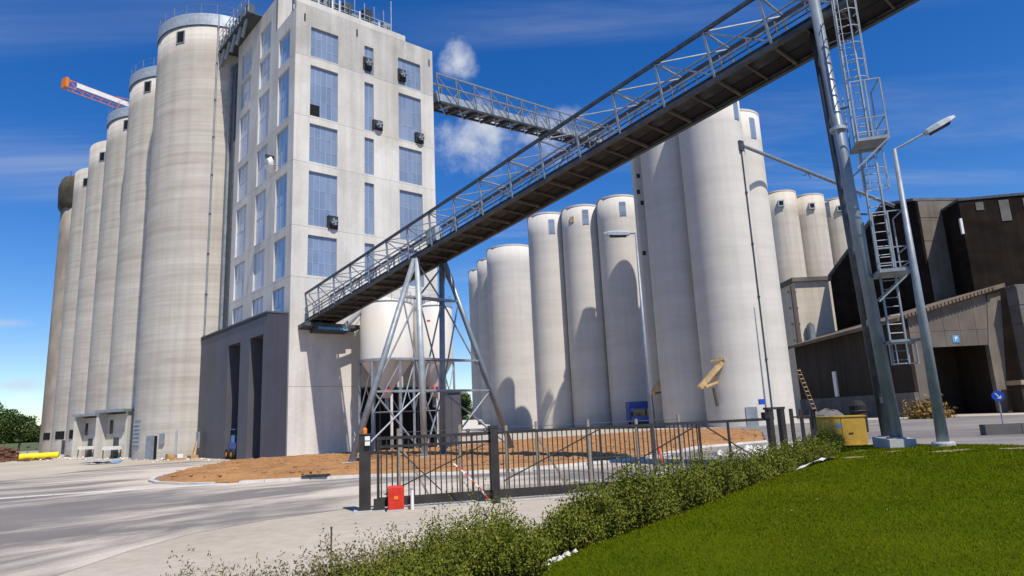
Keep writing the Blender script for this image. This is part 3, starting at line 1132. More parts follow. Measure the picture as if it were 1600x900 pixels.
edges = [0, .75, 3.55, 5.75, 8.7, 10.3, 11.9, 13.4, 15.0, AL]
for a, b in zip(edges[:-1], edges[1:]):
    z0 = 0
    for d in doors:
        if abs(a - d[0]) < .01:
            z0 = d[2]
    rib_panel(AO, E2, N2, a + .006, b - .006, z0, AH)
for a, b in ((0, .8), (.8, 1.6)):
    MB().fbox(AO, E1, N1, a + .004, b - .004, -.12, 0, 0, AH).build('cladding_panel', 'annex_navy', ann)
MB().fbox(AO - N2 * .12, E2, N2, -.06, AL, -1.45, .2, AH + .002, AH + .12).build('roof', 'annex_clad', ann)
MB().fbox(AO, E2, N2, -.03, AL, .002, .03, AH - .22, AH).build('eaves_trim', 'vent_metal', ann)
for d in doors:
    # reveals that show the doorway's depth, and the dim interior
    MB().fbox(AO, E2, N2, d[0] - .02, d[0], -1.3, -.121, 0, d[2]).build('door_jamb', 'annex_clad', ann)
    MB().fbox(AO, E2, N2, d[1], d[1] + .02, -1.3, -.121, 0, d[2]).build('door_jamb', 'annex_clad', ann)
    MB().fbox(AO, E2, N2, d[0], d[1], -1.5, -1.4, 0, d[2]).build('inner_wall', 'black_void', ann)
    MB().fbox(AO, E2, N2, d[0], d[0] + .6, -1.35, -1.3, 0, d[2] - .25).build('door_leaf', 'brown_wall' if d[0] < 2 else 'vent_metal', ann)
    MB().fbox(AO, E2, N2, d[0], d[1], -1.3, -.121, d[2], d[2] + .05).build('door_head', 'annex_clad', ann)

# ------------------------------------------------------------------ inclined conveyor gallery
P0, P1 = V(-16.15, 50.46, 10.4), V(11.28, 21.18, 15.85)
CD = (P1 - P0).normalized()
CH = V(CD.x, CD.y, 0).normalized()
CN = V(-CH.y, CH.x, 0)           # towards the far side
CU = CN.cross(CD) * -1
if CU.z < 0:
    CU = -CU
mtx = Matrix((CD, CN, CU)).transposed().to_4x4()
mtx = Matrix.Translation(P0) @ mtx
conv = thing('inclined_conveyor', P0, 'long inclined steel conveyor gallery with open truss sides crossing the sky', 'conveyor', matrix=mtx)
BAY, NB, WD, HT = 2.42, 22, 2.1, 2.0
LEN = BAY * NB


def lbox(name, m, *a):
    return MB().box(*a).build(name, m, conv, local=True)


for y, nm in ((0, 'near'), (WD, 'far')):
    lbox('bottom_chord', 'galv_dark', -.3, LEN, y - .05, y + .05, -.30, -.14)
    lbox('chord_flange', 'galv_dark', -.3, LEN, y - .10, y + .10, -.33, -.302)
    lbox('top_chord', 'galv_dark', -.1, LEN, y - .065, y + .065, HT - .02, HT + .13)
    lbox('mid_rail', 'galv', 0, LEN, y - .03, y + .03, .92, .98)
    lbox('toe_rail', 'galv', 0, LEN, y - .03, y + .03, .42, .50)
lbox('toe_board', 'pan_dark', -.2, LEN, -.01, .01, -.13, .02)
post = lbox('post', 'galv', -.045, .045, -.05, .05, -.139, HT - .021)
post2 = lbox('post', 'galv', -.05, .05, WD - .05, WD + .05, -.139, HT - .021)
dg = MB().beam((.06, 0, HT - .06), (BAY - .06, 0, .02), .06, .06, up=(0, 1, 0)).build('diagonal', 'galv', conv, local=True)
dg2 = MB().beam((.06, WD, .02), (BAY - .06, WD, HT - .06), .06, .06, up=(0, 1, 0)).build('diagonal', 'galv', conv, local=True)
rf = MB().beam((.03, .07, HT + .03), (.03, WD - .07, HT + .03), .07, .07).build('roof_tie', 'galv', conv, local=True)
rx = MB().beam((.06, .07, HT + .05), (BAY - .06, WD - .07, HT + .05), .05, .05).build('roof_brace', 'galv', conv, local=True)
xb = lbox('cross_beam', 'rusty_edge', -.04, .04, .061, WD - .061, -.30, -.16)
xb2 = lbox('cross_beam', 'rusty_edge', BAY / 2 - .025, BAY / 2 + .025, .061, WD - .061, -.27, -.16)
p1_ = lbox('floor_pan', 'floor_pan', .02, BAY / 2 - .02, .061, WD * .52, -.155, -.12)
p2_ = lbox('floor_pan', 'floor_pan', BAY / 2 + .02, BAY - .02, .061, WD * .52, -.155, -.12)
p3_ = lbox('floor_pan', 'pan_dark', .02, BAY - .02, WD * .55, WD - .061, -.155, -.12)
for i in range(1, NB):
    for q in (post, post2, dg, dg2, rf, rx, xb, xb2, p1_, p2_, p3_):
        inst(q, (BAY * i, 0, 0))
for q in (post, post2, xb):
    inst(q, (LEN - .05, 0, 0))
# belt box, walkway handrail and roller stands inside the gallery
lbox('belt_trough', 'galv_dark', .6, LEN, 1.05, 1.8, .12, .5)
lbox('belt_cover', 'galv', .6, LEN, .98, 1.87, .501, .54)
lbox('walkway_rail', 'galv_dark', 0, LEN, .62, .66, 1.08, 1.13)
lbox('walkway_rail', 'galv_dark', 0, LEN, .62, .66, .62, .66)
st = lbox('roller_stand', 'galv_dark', .4, .46, .9, 1.9, -.12, .119)
rs = lbox('rail_post', 'galv', .4, .45, .61, .67, -.12, 1.079)
for i in range(1, 2 * NB):
    inst(st, (1.2 * i, 0, 0))
    inst(rs, (1.2 * i, 0, 0))
# cage end, motor and bracket at the tower wall
lbox('drive_motor', 'galv_pale', 16.0, 17.0, .3, .85, .3, 1.25)
lbox('end_frame', 'galv_dark', -.42, -.3, -.12, WD + .12, -.5, HT * .9)
MB().box(-.9, 1.1, -.55, 4.1, -.75, -.45).build('wall_bracket', 'galv_dark', conv, local=True)
MB().box(-.2, 1.12, .4, 3.2, -1.0, -.76).build('discharge_box', 'galv_dark', conv, local=True)
MB().box(1.121, 1.15, .5, 3.0, -.98, -.78).build('blue_plate', 'light_blue', conv, local=True)
for z in (.4, .9, 1.4, 1.9):
    lbox('end_rail', 'galv', -.45, -.425, -.1, WD + .1, z, z + .05)
# spout from conveyor foot to the hoppers
sp = MB()
sp.tube(V(-13.2, 50.7, 9.7), V(-11.4, 51.2, 11.6), .22, seg=10)
sp.tube(V(-11.4, 51.2, 11.6), V(-10.4, 51.9, 11.85), .22, seg=10)
sp.build('feed_spout', 'galv_pale', conv)

# trestle under the gallery
TT = P0 + CD * 15.2
A_ = TT - UP * .33
B_ = A_ + CN * WD
fa, fb_ = V(A_.x, A_.y, 0), V(B_.x, B_.y, 0)
tr = thing('support_trestle', (fa + fb_) / 2, 'four-legged galvanised steel trestle carrying the inclined conveyor', 'trestle')
la = fa - CN * 4.3 + CH * -.3
lb = fb_ + CN * 5.0 + CH * .4
tops = {0: A_ + CH * .15, 1: A_ - CH * .15, 2: B_ - CH * .15, 3: B_ + CH * .15}
feet = {0: fa + CH * .6, 1: la, 2: fb_ - CH * .5, 3: lb}
legm = {0: 'galv_pale', 1: 'galv', 2: 'pier_steel', 3: 'pier_steel'}
for i in range(4):
    MB().tube(feet[i] + UP * .02, tops[i], .19, .17, seg=14).build('leg', legm[i], tr, smooth=True)
    MB().box(feet[i].x - .35, feet[i].x + .35, feet[i].y - .35, feet[i].y + .35, -.1, .3).build('base_plate', 'footing', tr)
lev = [.33, .50, .84]
pt = lambda i, q: feet[i].lerp(tops[i], q)
for q in (.335, .49, .80):
    for a, b in ((1, 0), (0, 2), (2, 3), (0, 3), (1, 2)):
        MB().beam(pt(a, q), pt(b, q), .12, .12).build('horizontal_tie', 'galv', tr)
for q0, q1 in ((.03, .335), (.335, .8), (.8, .98)):
    for a, b in ((1, 0), (0, 2), (2, 3)):
        MB().tube(pt(a, q0), pt(b, q1), .055, seg=6).build('cross_brace', 'galv', tr)
        MB().tube(pt(b, q0), pt(a, q1), .055, seg=6).build('cross_brace', 'galv', tr)

# twin-pipe pier beside the lawn with its ladder
base1 = V(P1.x, P1.y, 0) + CH * .48
gz_ = mz(base1.x, base1.y)
pier = thing('conveyor_pier', V(base1.x, base1.y, gz_), 'tall twin-pipe steel pier on a concrete block at the lawn edge', 'pier')
RV = V(.26, .965, 0)
topz = 15.85
t1_ = V(P1.x, P1.y, topz + 1.6) - CN * .26
b1_ = V(base1.x, base1.y, gz_ + .3) - CN * .1
t2_ = V(P1.x, P1.y, topz - .2) + RV * .85
b2_ = V(base1.x, base1.y, gz_ + .3) + RV * 1.15
MB().tube(b1_, t1_, .185, .175, seg=24).build('pipe_leg', 'pier_steel', pier, smooth=True)
MB().tube(b2_, t2_, .175, .165, seg=20).build('pipe_leg', 'galv_dark', pier, smooth=True)  # rear leg's shade put into a darker steel
for q in (.08, .25, .42, .58, .74, .9):
    a, b = b1_.lerp(t1_, q * .92), b2_.lerp(t2_, q)
    MB().beam(a, b, .14, .2).build('tie_plate', 'pier_steel', pier)
for q in (.62,):
    a = b1_.lerp(t1_, q)
    MB().tube(a, a + (t1_ - b1_).normalized() * .12, .26, seg=20).build('pipe_flange', 'galv_pale', pier)
MB().beam(t1_ - UP * 2.1, t2_ + CN * 1.0 - UP * .18, .25, .25).build('head_beam', 'galv_dark', pier)
s_ = V(RV.y, -RV.x, 0)
MB().fbox(V(base1.x, base1.y, gz_), s_, RV, -.36, .36, -.5, 1.6, -.5, .3).build('footing_block', 'footing', pier)
for b in (b1_, b2_):
    MB().tube(b, b + UP * .04, .28, seg=16).build('base_flange', 'galv', pier)

lad = thing('caged_ladder', V(base1.x, base1.y, 3.2) + CH * .9, 'galvanised caged ladder with two landing platforms beside the twin-pipe pier', 'ladder')
LX = V(P1.x, P1.y, 0) + CH * .80 + CN * .05
VX = s_           # ladder faces sideways
LYd = RV


def ladder(z0, z1, ox, cage=None):
    o = LX + s_ * ox
    for s2 in (-.22, .22):
        MB().beam(o + LYd * 0 + s_ * s2 + UP * z0, o + s_ * s2 + UP * z1, .06, .05).build('stile', 'galv', lad)
    z = z0 + .15
    first = None
    while z < z1:
        r_ = MB().tube(o - s_ * .22 + UP * z, o + s_ * .22 + UP * z, .016, seg=5).build('rung', 'galv', lad)
        z += .28
    if cage:
        z = cage[0]
        while z <= cage[1] + .01:
            pts = [o + s_ * (.36 * math.cos(t_)) - LYd * (.36 + .36 * math.sin(t_)) + UP * z for t_ in [math.pi * (-.22 + 1.44 * i / 9) for i in range(10)]]
            MB().path(pts, .018, 5).build('cage_hoop', 'galv_pale', lad)
            z += .62
        for t_ in (0, .25, .5, .75, 1.0):
            p = o + s_ * (.37 * math.cos(math.pi * t_)) - LYd * (.37 + .37 * math.sin(math.pi * t_))
            MB().beam(p + UP * cage[0], p + UP * cage[1], .035, .012).build('cage_strap', 'galv_pale', lad)


def landing(z, ox, h=1.15):
    o = LX + s_ * ox
    MB().fbox(o, s_, LYd, -.46, .46, -.92, .25, z - .16, z - .06).build('landing_frame', 'galv', lad)
    for i in range(9):
        x = -.44 + i * .1
        MB().fbox(o, s_, LYd, x, x + .07, -.9, .22, z - .058, z - .03).build('grating_bar', 'galv_dark', lad)
    for (x, y) in ((-.44, -.885), (.44, -.885), (.44, .2), (-.44, .2), (0, -.885)):
        MB().fbox(o, s_, LYd, x - .02, x + .02, y - .02, y + .02, z - .06, z + h).build('guard_post', 'galv', lad)
    for zz in (.12, .6, h):
        MB().fbox(o, s_, LYd, -.45, .45, -.9, -.875, z + zz - .018, z + zz + .018).build('guard_rail', 'galv', lad)
        MB().fbox(o, s_, LYd, .425, .45, -.874, .2, z + zz - .018, z + zz + .018).build('guard_rail', 'galv', lad)
    for y in (-.9, .1):
        MB().beam(o + s_ * .45 + LYd * y + UP * (z - .15), o - s_ * .6 + LYd * y + UP * (z - 1.05), .045, .045).build('knee_brace', 'galv', lad)


ladder(3.3, 7.3, .10, (3.3, 3.95))
ladder(6.3, 11.4, .08, (8.9, 10.1))
ladder(10.6, 16.2, -.02, (12.7, 15.9))
landing(6.25, .12, 1.75)
landing(10.55, .08, 1.9)
MB().fbox(LX + s_ * .10, s_, LYd, -.40, .40, -.78, .1, 3.95, 4.02).build('cage_ring_beam', 'galv', lad)
for z in (4.6, 8.2, 12.0, 14.5):
    MB().beam(LX - s_ * .2 + UP * z, b1_.lerp(t1_, (z - gz_) / (topz + 1.0)) + V(0, 0, 0), .05, .05).build('stand_off', 'galv_dark', lad)

# ------------------------------------------------------------------ pair of hopper bins by the tower
for i, (hx, hy, r) in enumerate(((-10.12, 52.0, 2.07), (-6.75, 54.6, 1.62))):
    c = V(hx, hy, 0)
    t = thing('hopper_bin', c, ['larger white hopper bin on steel legs against the tower', 'narrower white hopper bin behind the trestle legs, small red mark on it'][i], 'bin', 'white hopper bins')
    zt, zb, zc = 11.55, 7.1, 4.7
    MB().lathe(c, [(.01, zt + .7), (r * .98, zt), (r, zt - .05), (r, zb)], seg=48).build('shell', 'white_hopper', t, smooth=True)
    MB().lathe(c, [(r - .02, zb - .001), (.35, zc), (.32, zc - .5), (.01, zc - .5)], seg=40).build('cone', 'white_hopper', t, smooth=True)
    MB().lathe(c, [(r + .06, zb + .05), (r + .09, zb + .05), (r + .09, zb - .17), (r + .02, zb - .17)], seg=40).build('ring_beam', 'galv', t)
    MB().lathe(c, [(r + .015, zt - .02), (r + .05, zt), (r + .05, zt + .06), (r + .01, zt + .07)], seg=40).build('roof_rim', 'galv_pale', t)
    for q in range(6):
        p = c + azv(20 + q * 60) * (r + .02)
        MB().beam(p, p + UP * (zb - .18), .17, .17).build('leg', 'galv', t)
        p2 = c + azv(20 + (q + 1) * 60) * (r + .02)
        MB().tube(p + UP * (zb - .3), p.lerp(p2, .98) + UP * 3.1, .05, seg=6).build('brace', 'galv_pale', t)
        MB().tube(p + UP * 3.1, p2 + UP * 3.1, .05, seg=6).build('leg_tie', 'galv_dark', t)
    MB().tube(c + UP * (zc - .5), c + UP * (zc - 1.3), .17, seg=10).build('outlet', 'galv', t)
    v_ = c + azv(165) * .5 + UP * (zc + .1)
    MB().tube(v_, v_ + azv(165) * .35, .25, seg=12).build('valve_wheel', 'red_paint', t)
    MB().tube(c + azv(140) * .7 + UP * 0, c + azv(140) * .7 + UP * (zc - .2), .11, seg=8).build('drop_pipe', 'white_hopper', t)
    MB().tube(c + azv(300) * 1.0 + UP * (zt + .35), c + azv(300) * 1.0 + UP * (zt + 1.1), .2, seg=10).build('roof_vent', 'galv', t)
    mb = MB()
    for q in range(17):
        p = c + azv(q * 22.5) * (r * .96)
        if q < 16:
            mb.tube(p + UP * zt, p + UP * (zt + .9), .02, seg=4)
        if q:
            mb.tube(pp + UP * (zt + .9), p + UP * (zt + .9), .02, seg=4)
        pp = p
    mb.build('roof_rail', 'galv', t)
    if i == 1:
        e = azv(185)
        mb = MB()
        s = V(e.y, -e.x, 0)
        mb.fbox(c + e * r, s, e, -.14, .14, 0, .02, 10.25, 10.36)
        mb.build('red_mark', 'red_paint', t)
ct = thing('control_cabinet', V(-5.1, 52.6, 0), 'dark grey upright cabinet between the hopper legs and the trestle', 'cabinet')
MB().box(-5.8, -4.5, 52.3, 53.5, 0, 4.4).build('body', 'annex_clad', ct)
MB().box(-5.75, -5.16, 52.26, 52.299, .15, 4.2).build('door', 'annex_clad', ct)
MB().box(-5.12, -4.55, 52.26, 52.299, .15, 4.2).build('door', 'annex_clad', ct)
MB().box(-5.85, -4.45, 52.2, 53.55, 4.401, 4.5).build('top_cover', 'galv_dark', ct)

# ------------------------------------------------------------------ pale silos in the middle and right
def pale_silo(name, c, r, h, label, group, m='pale_silo', wins=(), hoods=(), seg=64):
    c = V(c[0], c[1], 0)
    t = thing(name, c, label, 'silo', group)
    MB().lathe(c, [(r, -.3)] + [(r, h * i / 10) for i in range(1, 11)] + [(r - .35, h + .02), (.01, h + .25)], seg=seg).build('body', m, t, smooth=True)
    MB().lathe(c, [(r + .002, h - .25), (r + .05, h - .25), (r + .05, h + .05), (r - .3, h + .06)], seg=seg).build('roof_rim', m, t)
    for (phi, hw, z0, z1) in wins:
        e = azv(phi)
        s = V(e.y, -e.x, 0)
        o = c + e * r
        w = MB().fbox(o, s, e, -hw, hw, -.4, .07, z0, z1).build('window', 'window_frame', t)
        n_ = 3
        for q in range(n_):
            a = z0 + (z1 - z0) * q / n_
            b = z0 + (z1 - z0) * (q + 1) / n_
            MB().fbox(o, s, e, -hw + .08, hw - .08, .05, .09, a + .06, b - .06).build('pane', 'glazing', w)
    for (phi, z) in hoods:
        e = azv(phi)
        s = V(e.y, -e.x, 0)
        o = c + e * r
        h_ = MB().fbox(o, s, e, -.6, .6, -.3, .5, z - .7, z + .7).build('vent_hood', 'galv_pale', t)
        MB().fbox(o, s, e, -.4, .4, .45, .54, z - .45, z + .45).build('vent_opening', 'black_void', h_)
    return t


g = 'pale silos behind the trestle'
pale_silo('pale_silo', (-5.59, 164.68), 5.4, 39.3, 'farthest pale silo, a thin sliver right of the trestle', g)
pale_silo('pale_silo', (-2.79, 154.21), 5.4, 39.3, 'pale silo peeking out left of the short wide silo', g)
pale_silo('pale_silo', (0, 143.8), 5.4, 39.3, 'short wide pale silo with curved shadow, right of the trestle', g)
g = 'three slim pale silos'
pale_silo('slim_silo', (7.1, 119.5), 3.66, 39, 'leftmost of the three slim pale silos with small top windows', g, wins=((169.6, .55, 34.9, 37.6),))
pale_silo('slim_silo', (13.27, 115.9), 3.66, 39, 'middle slim pale silo with a small ochre vent and top window', g, wins=((174.7, .55, 35.3, 38.0),), hoods=())
pale_silo('slim_silo', (19.2, 111.5), 3.66, 39, 'slim pale silo beside the tall shaded block, behind the lamp head', g, wins=((175.5, .55, 35.2, 37.7),))
sm = [o for o in bpy.data.objects if o.get("label", "").startswith('middle slim')][0]
mb = MB()
on_cyl(mb, V(13.27, 115.9, 0), 3.66, 213.5, .38, 36.0, 37.0, .12, .2)
mb.build('ochre_vent', 'chute_paint', sm)
g = 'tall block of big pale silos'
pale_silo('tall_silo', (24.67, 94.09), 4.28, 44.6, 'tall silo standing in grey shade left of the brightest silo', g)
T2 = pale_silo('tall_silo', (28.68, 86.62), 4.28, 44.6, 'largest sunlit tall silo right of centre with a dark downpipe', g, wins=((140, .52, 40.5, 43.9),))
pale_silo('tall_silo', (33.79, 93.05), 4.28, 44.6, 'tall silo mostly hidden behind the brightest one, window near its top', g, wins=((152, .5, 40.2, 43.4),))
g = 'warm pale silos above the dark shed'
pale_silo('vented_silo', (58.83, 137.98), 3.75, 47.4, 'vented silo half hidden behind the tall bright silo', g, 'pale_silo_warm', hoods=((195, 44.4),))
pale_silo('vented_silo', (66.35, 141.19), 3.75, 47.4, 'middle vented silo of three above the pale block wall', g, 'pale_silo_warm', hoods=((189, 44.5),))
pale_silo('vented_silo', (74.63, 144.91), 3.75, 47.4, 'vented silo nearest the steel pier, hood and window near its top', g, 'pale_silo_warm', hoods=((194, 44.8),), wins=((232, .6, 43.3, 46.8),))
# elevator shaft beside the tall block
t = thing('elevator_shaft', V(20.8, 99, 0), 'narrow shaded square shaft left of the tall silos, small dark hatches', 'shaft')
MB().box(19.92, 22.0, 97.6, 99.9, -.2, 42.4).build('shaft_wall', 'pale_silo', t)
for (x, z) in ((20.45, 38.4), (20.25, 35.8), (20.7, 34.0), (20.35, 26.0)):
    MB().box(x - .25, x + .25, 97.55, 97.65, z - .34, z + .34).build('hatch', 'vent_metal', t)
MB().box(21.1, 21.4, 97.3, 97.599, 0, 39).build('cable_duct', 'galv', t)
MB().box(19.82, 22.1, 97.5, 100.0, 42.401, 42.7).build('roof', 'plinth', t)

# details on the brightest silo
cT = V(28.67, 86.62, 0)
p = cT + azv(139.5) * 4.38
mb = MB()
mb.tube(p + UP * .6, p + UP * 36.8, .11, seg=8)
mb.build('downpipe', 'galv_dark', T2)
for z in (8, 16, 23, 30, 37):
    MB().tube(p + UP * z, p + UP * (z + .2), .2, seg=8).build('pipe_clip', 'galv_dark', T2)
mb = MB()
on_cyl(mb, cT, 4.28, 181, .7, 0, 2.3, .06, .3)
mb.build('door', 'galv', T2)
# ochre loading chute on the silo
ch = thing('loading_chute', cT + azv(232) * 4.8, 'ochre steel loading chute jutting from the foot of the tall silo', 'chute')
e = azv(232)
o = cT + e * 4.24
s = V(e.y, -e.x, 0)
MB().beam(o + UP * 7.9 + s * -.9, o + e * 2.9 + UP * 4.9 + s * .6, .75, .5).build('chute_trough', 'chute_paint', ch)
MB().beam(o + UP * 5.6, o + e * 2.6 + UP * 5.0, .25, .3).build('support_arm', 'chute_paint', ch)
MB().beam(o + UP * 6.4, o + e * 2.0 + UP * 6.1, .22, .25).build('support_arm', 'chute_paint', ch)
MB().beam(o + UP * 8.4 - s * 1.4, o + UP * 8.2 + s * .2 + e * .6, .3, .3).build('head_box', 'chute_paint', ch)
MB().tube(o + e * .5 + UP * 2.6, o + e * .9 + UP * 4.9, .22, seg=8).build('outlet_pipe', 'rusty_edge', ch)
ch = thing('shaded_chute', V(20.0, 99, 0), 'brown chute in the shade above the blue lorry', 'chute')
MB().beam(V(21.6, 95.9, 7.6), V(19.2, 95.3, 4.7), .5, .5).build('chute_trough', 'chute_paint', ch)
MB().beam(V(21.6, 95.9, 5.1), V(19.5, 95.4, 4.8), .25, .25).build('support_arm', 'rusty_edge', ch)
MB().beam(V(19.2, 95.3, 0), V(19.2, 95.3, 4.6), .2, .2).build('leg', 'rusty_edge', ch)

# pipe bridge from the silo to the brown warehouse
pb = thing('pipe_bridge', V(32.7, 87, 38.4), 'thin dark pipe spanning from the bright silo to the brown warehouse', 'pipe')
pa_, pb_ = V(31.4, 83.4, 36.95), V(66.2, 109.0, 35.2)
MB().tube(pa_, pb_, .24, seg=10).build('pipe', 'galv', pb)
MB().beam(pa_ - UP * .2, pb_ - UP * .35, .12, .12).build('cable_tray', 'galv', pb)
for q in (.38, .72):
    p = pa_.lerp(pb_, q)
    d = (pb_ - pa_).normalized()
    MB().beam(p - UP * .2, p - UP * 1.0 - d * 1.1, .09, .09).build('hanger', 'galv_dark', pb)
    MB().beam(p - UP * .2, p - UP * 1.0 + d * .7, .09, .09).build('hanger', 'galv_dark', pb)
    MB().beam(p - UP * 1.0 - d * 1.5, p - UP * .6 - d * .2, .07, .07).build('hanger', 'galv_dark', pb)
MB().fbox(pa_, azv(60), azv(150), -.4, .4, -.3, .4, -1.0, .4).build('pipe_head', 'galv_dark', pb)

# high gallery from tower to the tall block
GA, GB = V(-6.2, 59.6, 32.9), V(19.9, 96.6, 42.0)
GD = (GB - GA).normalized()
GH = V(GD.x, GD.y, 0).normalized()
GN = V(-GH.y, GH.x, 0)
GU = GN.cross(GD) * -1
if GU.z < 0:
    GU = -GU
gm = Matrix.Translation(GA) @ Matrix((GD, GN, GU)).transposed().to_4x4()
gal = thing('high_gallery', GA, 'high lattice gallery running from the tower top to the far silos', 'conveyor', matrix=gm)
GL = (GB - GA).length
GB_ = 3.0
ng = int(GL / GB_)
GLn = ng * GB_


def gbox(name, m, *a):
    return MB().box(*a).build(name, m, gal, local=True)


for y in (0, 2.0):
    gbox('bottom_chord', 'galv_dark', 0, GLn, y - .09, y + .09, -.16, .04)
    gbox('top_chord', 'galv', 0, GLn, y - .08, y + .08, 2.75, 2.9)
    gbox('mid_rail', 'galv', 0, GLn, y - .06, y + .06, 1.65, 1.77)
gbox('belt_casing', 'galv_pale', 0, GLn, .3, 1.7, .12, 1.0)
q1 = gbox('post', 'galv', -.06, .06, -.06, .06, .041, 2.749)
q2 = gbox('post', 'galv', -.06, .06, 1.94, 2.06, .041, 2.749)
q3 = MB().beam((.05, 0, 2.7), (GB_ - .05, 0, .1), .09, .09, up=(0, 1, 0)).build('diagonal', 'galv', gal, local=True)
q4 = MB().beam((.05, 2.0, .1), (GB_ - .05, 2.0, 2.7), .09, .09, up=(0, 1, 0)).build('diagonal', 'galv', gal, local=True)
q5 = gbox('cross_beam', 'galv_dark', -.12, .12, .091, 1.909, -.35, -.05)
q6 = gbox('floor_panel', 'floor_pan', .15, GB_ * .55, .091, 1.909, -.05, 0)
q7 = MB().beam((.05, .1, -.3), (GB_ - .05, 1.9, -.3), .08, .08).build('floor_brace', 'galv_pale', gal, local=True)
for i in range(1, ng):
    for q in (q1, q2, q3, q4, q5, q6, q7):
        inst(q, (GB_ * i, 0, 0))

# ------------------------------------------------------------------ tower crane behind the left silos
JT = V(-79.7, 110, 65.0)
JD = azv(30.6)
JN = V(JD.y, -JD.x, 0)
mast = JT + JD * 44
cr = thing('tower_crane', V(mast.x, mast.y, 0), 'orange lattice tower crane jib poking out behind the left silos', 'crane')
JL = 60
for (y, z) in ((-.75, 0), (.75, 0), (0, 1.7)):
    MB().beam(JT + JN * y + UP * z, JT + JN * y + UP * z + JD * JL, .12, .12).build('jib_chord', 'orange_paint', cr)
MB().beam(JT + JN * .95 + UP * .75 + JD * 1.5, JT + JN * .95 + UP * .75 + JD * JL, .1, .9).build('jib_lit_strip', 'white_paint', cr)  # added white strip, the sunlit top of the jib as colour
for i in range(int(JL / 1.6)):
    a, b, c_ = JT + JD * (i * 1.6), JT + JD * (i * 1.6 + .8), JT + JD * (i * 1.6 + 1.6)
    for y in (-.75, .75):
        mb = MB()
        mb.beam(a + JN * y, b + UP * 1.7, .07, .07)
        mb.beam(b + UP * 1.7, c_ + JN * y, .07, .07)
        mb.build('jib_lacing', 'orange_paint', cr)
MB().fbox(JT, JN, JD, -.8, .8, -.3, .2, -.1, 1.7).build('jib_tip', 'orange_paint', cr)
for y in (-.8, .8):
    for x in (-.8, .8):
        MB().beam(mast + V(x, y, -66), mast + V(x, y, 8), .25, .25).build('mast_leg', 'orange_paint', cr)
for i in range(24):
    z = -66 + i * 3.0
    MB().beam(mast + V(-.8, -.8, z), mast + V(.8, -.8, z + 3), .12, .12).build('mast_lacing', 'orange_paint', cr)
    MB().beam(mast + V(-.8, -.8, z), mast + V(-.8, .8, z + 3), .12, .12).build('mast_lacing', 'orange_paint', cr)
MB().tube(mast + UP * 8, JT + JD * 9 + UP * 1.9, .07, seg=5).build('tie_bar', 'orange_paint', cr)

# ------------------------------------------------------------------ warehouses on the right
# brown warehouse: long left wall rising towards the viewer, lit strip, higher front block
b1 = thing('brown_warehouse', V(66, 110, 0), 'big dark brown warehouse with a sunlit grey-brown strip, right of the pier', 'building')
far, near = V(62.9, 128, 0), V(68.1, 106, 0)
rid = far.lerp(near, .70)
EX = azv(84)
Wl = [(far, 26.7), (rid, 36.3), (near, 34.9)]
mb = MB()
pts = [far + UP * -.2, near + UP * -.2, near + UP * 34.9, rid + UP * 36.2, far + UP * 26.7]
mb.prism([p for p in pts], EX * .4)
mb.build('side_wall', 'dark_brown', b1)
mb = MB()
mb.prism([far + UP * 26.75 - EX * .4, rid + UP * 36.25 - EX * .4, rid + UP * 36.75 - EX * .4, far + UP * 27.25 - EX * .4], EX * 30)
mb.build('roof_slope', 'plinth', b1)
mb = MB()
mb.prism([rid + UP * 36.25 - EX * .38, near + UP * 34.95 - EX * .38, near + UP * 35.4 - EX * .38, rid + UP * 36.76 - EX * .38], EX * 30)
mb.build('roof_edge', 'plinth', b1)
MB().fbox(near, EX, V(-EX.y, EX.x, 0), .401, 10, -.001, .4, -.2, 34.85).build('front_strip', 'brown_wall', b1)
for z in (10, 18.5, 23, 28, 32):
    MB().fbox(near, EX, V(-EX.y, EX.x, 0), .402, 10, -.05, -.002, z, z + .15).build('string_course', 'brown_wall', b1)
nb = V(71.4, 100.6, 0)
E3 = azv(100)
F3 = V(-E3.y, E3.x, 0)
MB().fbox(nb, E3, F3, 0, 60, 0, 24, -.2, 32.9).build('front_block', 'dark_brown', b1)
MB().fbox(nb, E3, F3, -.1, 60, -.15, 24, 32.901, 33.3).build('front_roof', 'galv_dark', b1)
for (u, w_, h_) in ((2.3, 1.1, 1.3), (5.6, 1.4, 3.4), (9.0, 1.2, 1.7), (13.5, 1.2, 1.7)):
    MB().fbox(nb, E3, F3, u, u + w_, -.1, -.002, 32.4 - h_, 32.4).build('translucent_panel', 'plinth', b1)
MB().fbox(nb, E3, F3, -.35, -.02, -.2, .2, 27.5, 30).build('lamp_box', 'white_paint', b1)

# pale wall block left of it
pw = thing('pale_block', V(60, 128.5, 0), 'pale rendered block under the vented silos with a flat brown cornice', 'building')
MB().box(55.9, 62.6, 128.3, 136, -.2, 26.2).build('wall', 'pale_silo_warm', pw)
MB().box(55.2, 63.2, 127.6, 136.5, 26.201, 27.0).build('cornice', 'plinth', pw)
for i in range(7):
    z = 24.2 - i * 3.2
    MB().beam(V(54.2, 127.9, z), V(55.85, 128.2, z), .35, .4).build('bracket_beam', 'rusty_edge', pw)
MB().beam(V(55.1, 127.95, 0), V(55.1, 127.95, 25.6), .5, .5).build('corner_post', 'rusty_edge', pw)
MB().tube(V(57.6, 127.6, 12), V(57.6, 127.6, 17.4), .75, seg=16).build('round_duct', 'galv', pw)
MB().lathe(V(57.6, 127.6, 0), [(.75, 17.401), (.01, 18)], seg=16).build('duct_cap', 'galv_dark', pw)

# low shed with a gable towards the camera
sh = thing('low_shed', V(62, 92, 0), 'low shed with grey gable over a wide dark gateway behind the right lamp', 'building')
FX0, FX1, FY = 55.0, 68.0, 91.0
EH, RH = 13.7, 17.0
yb = 128.0
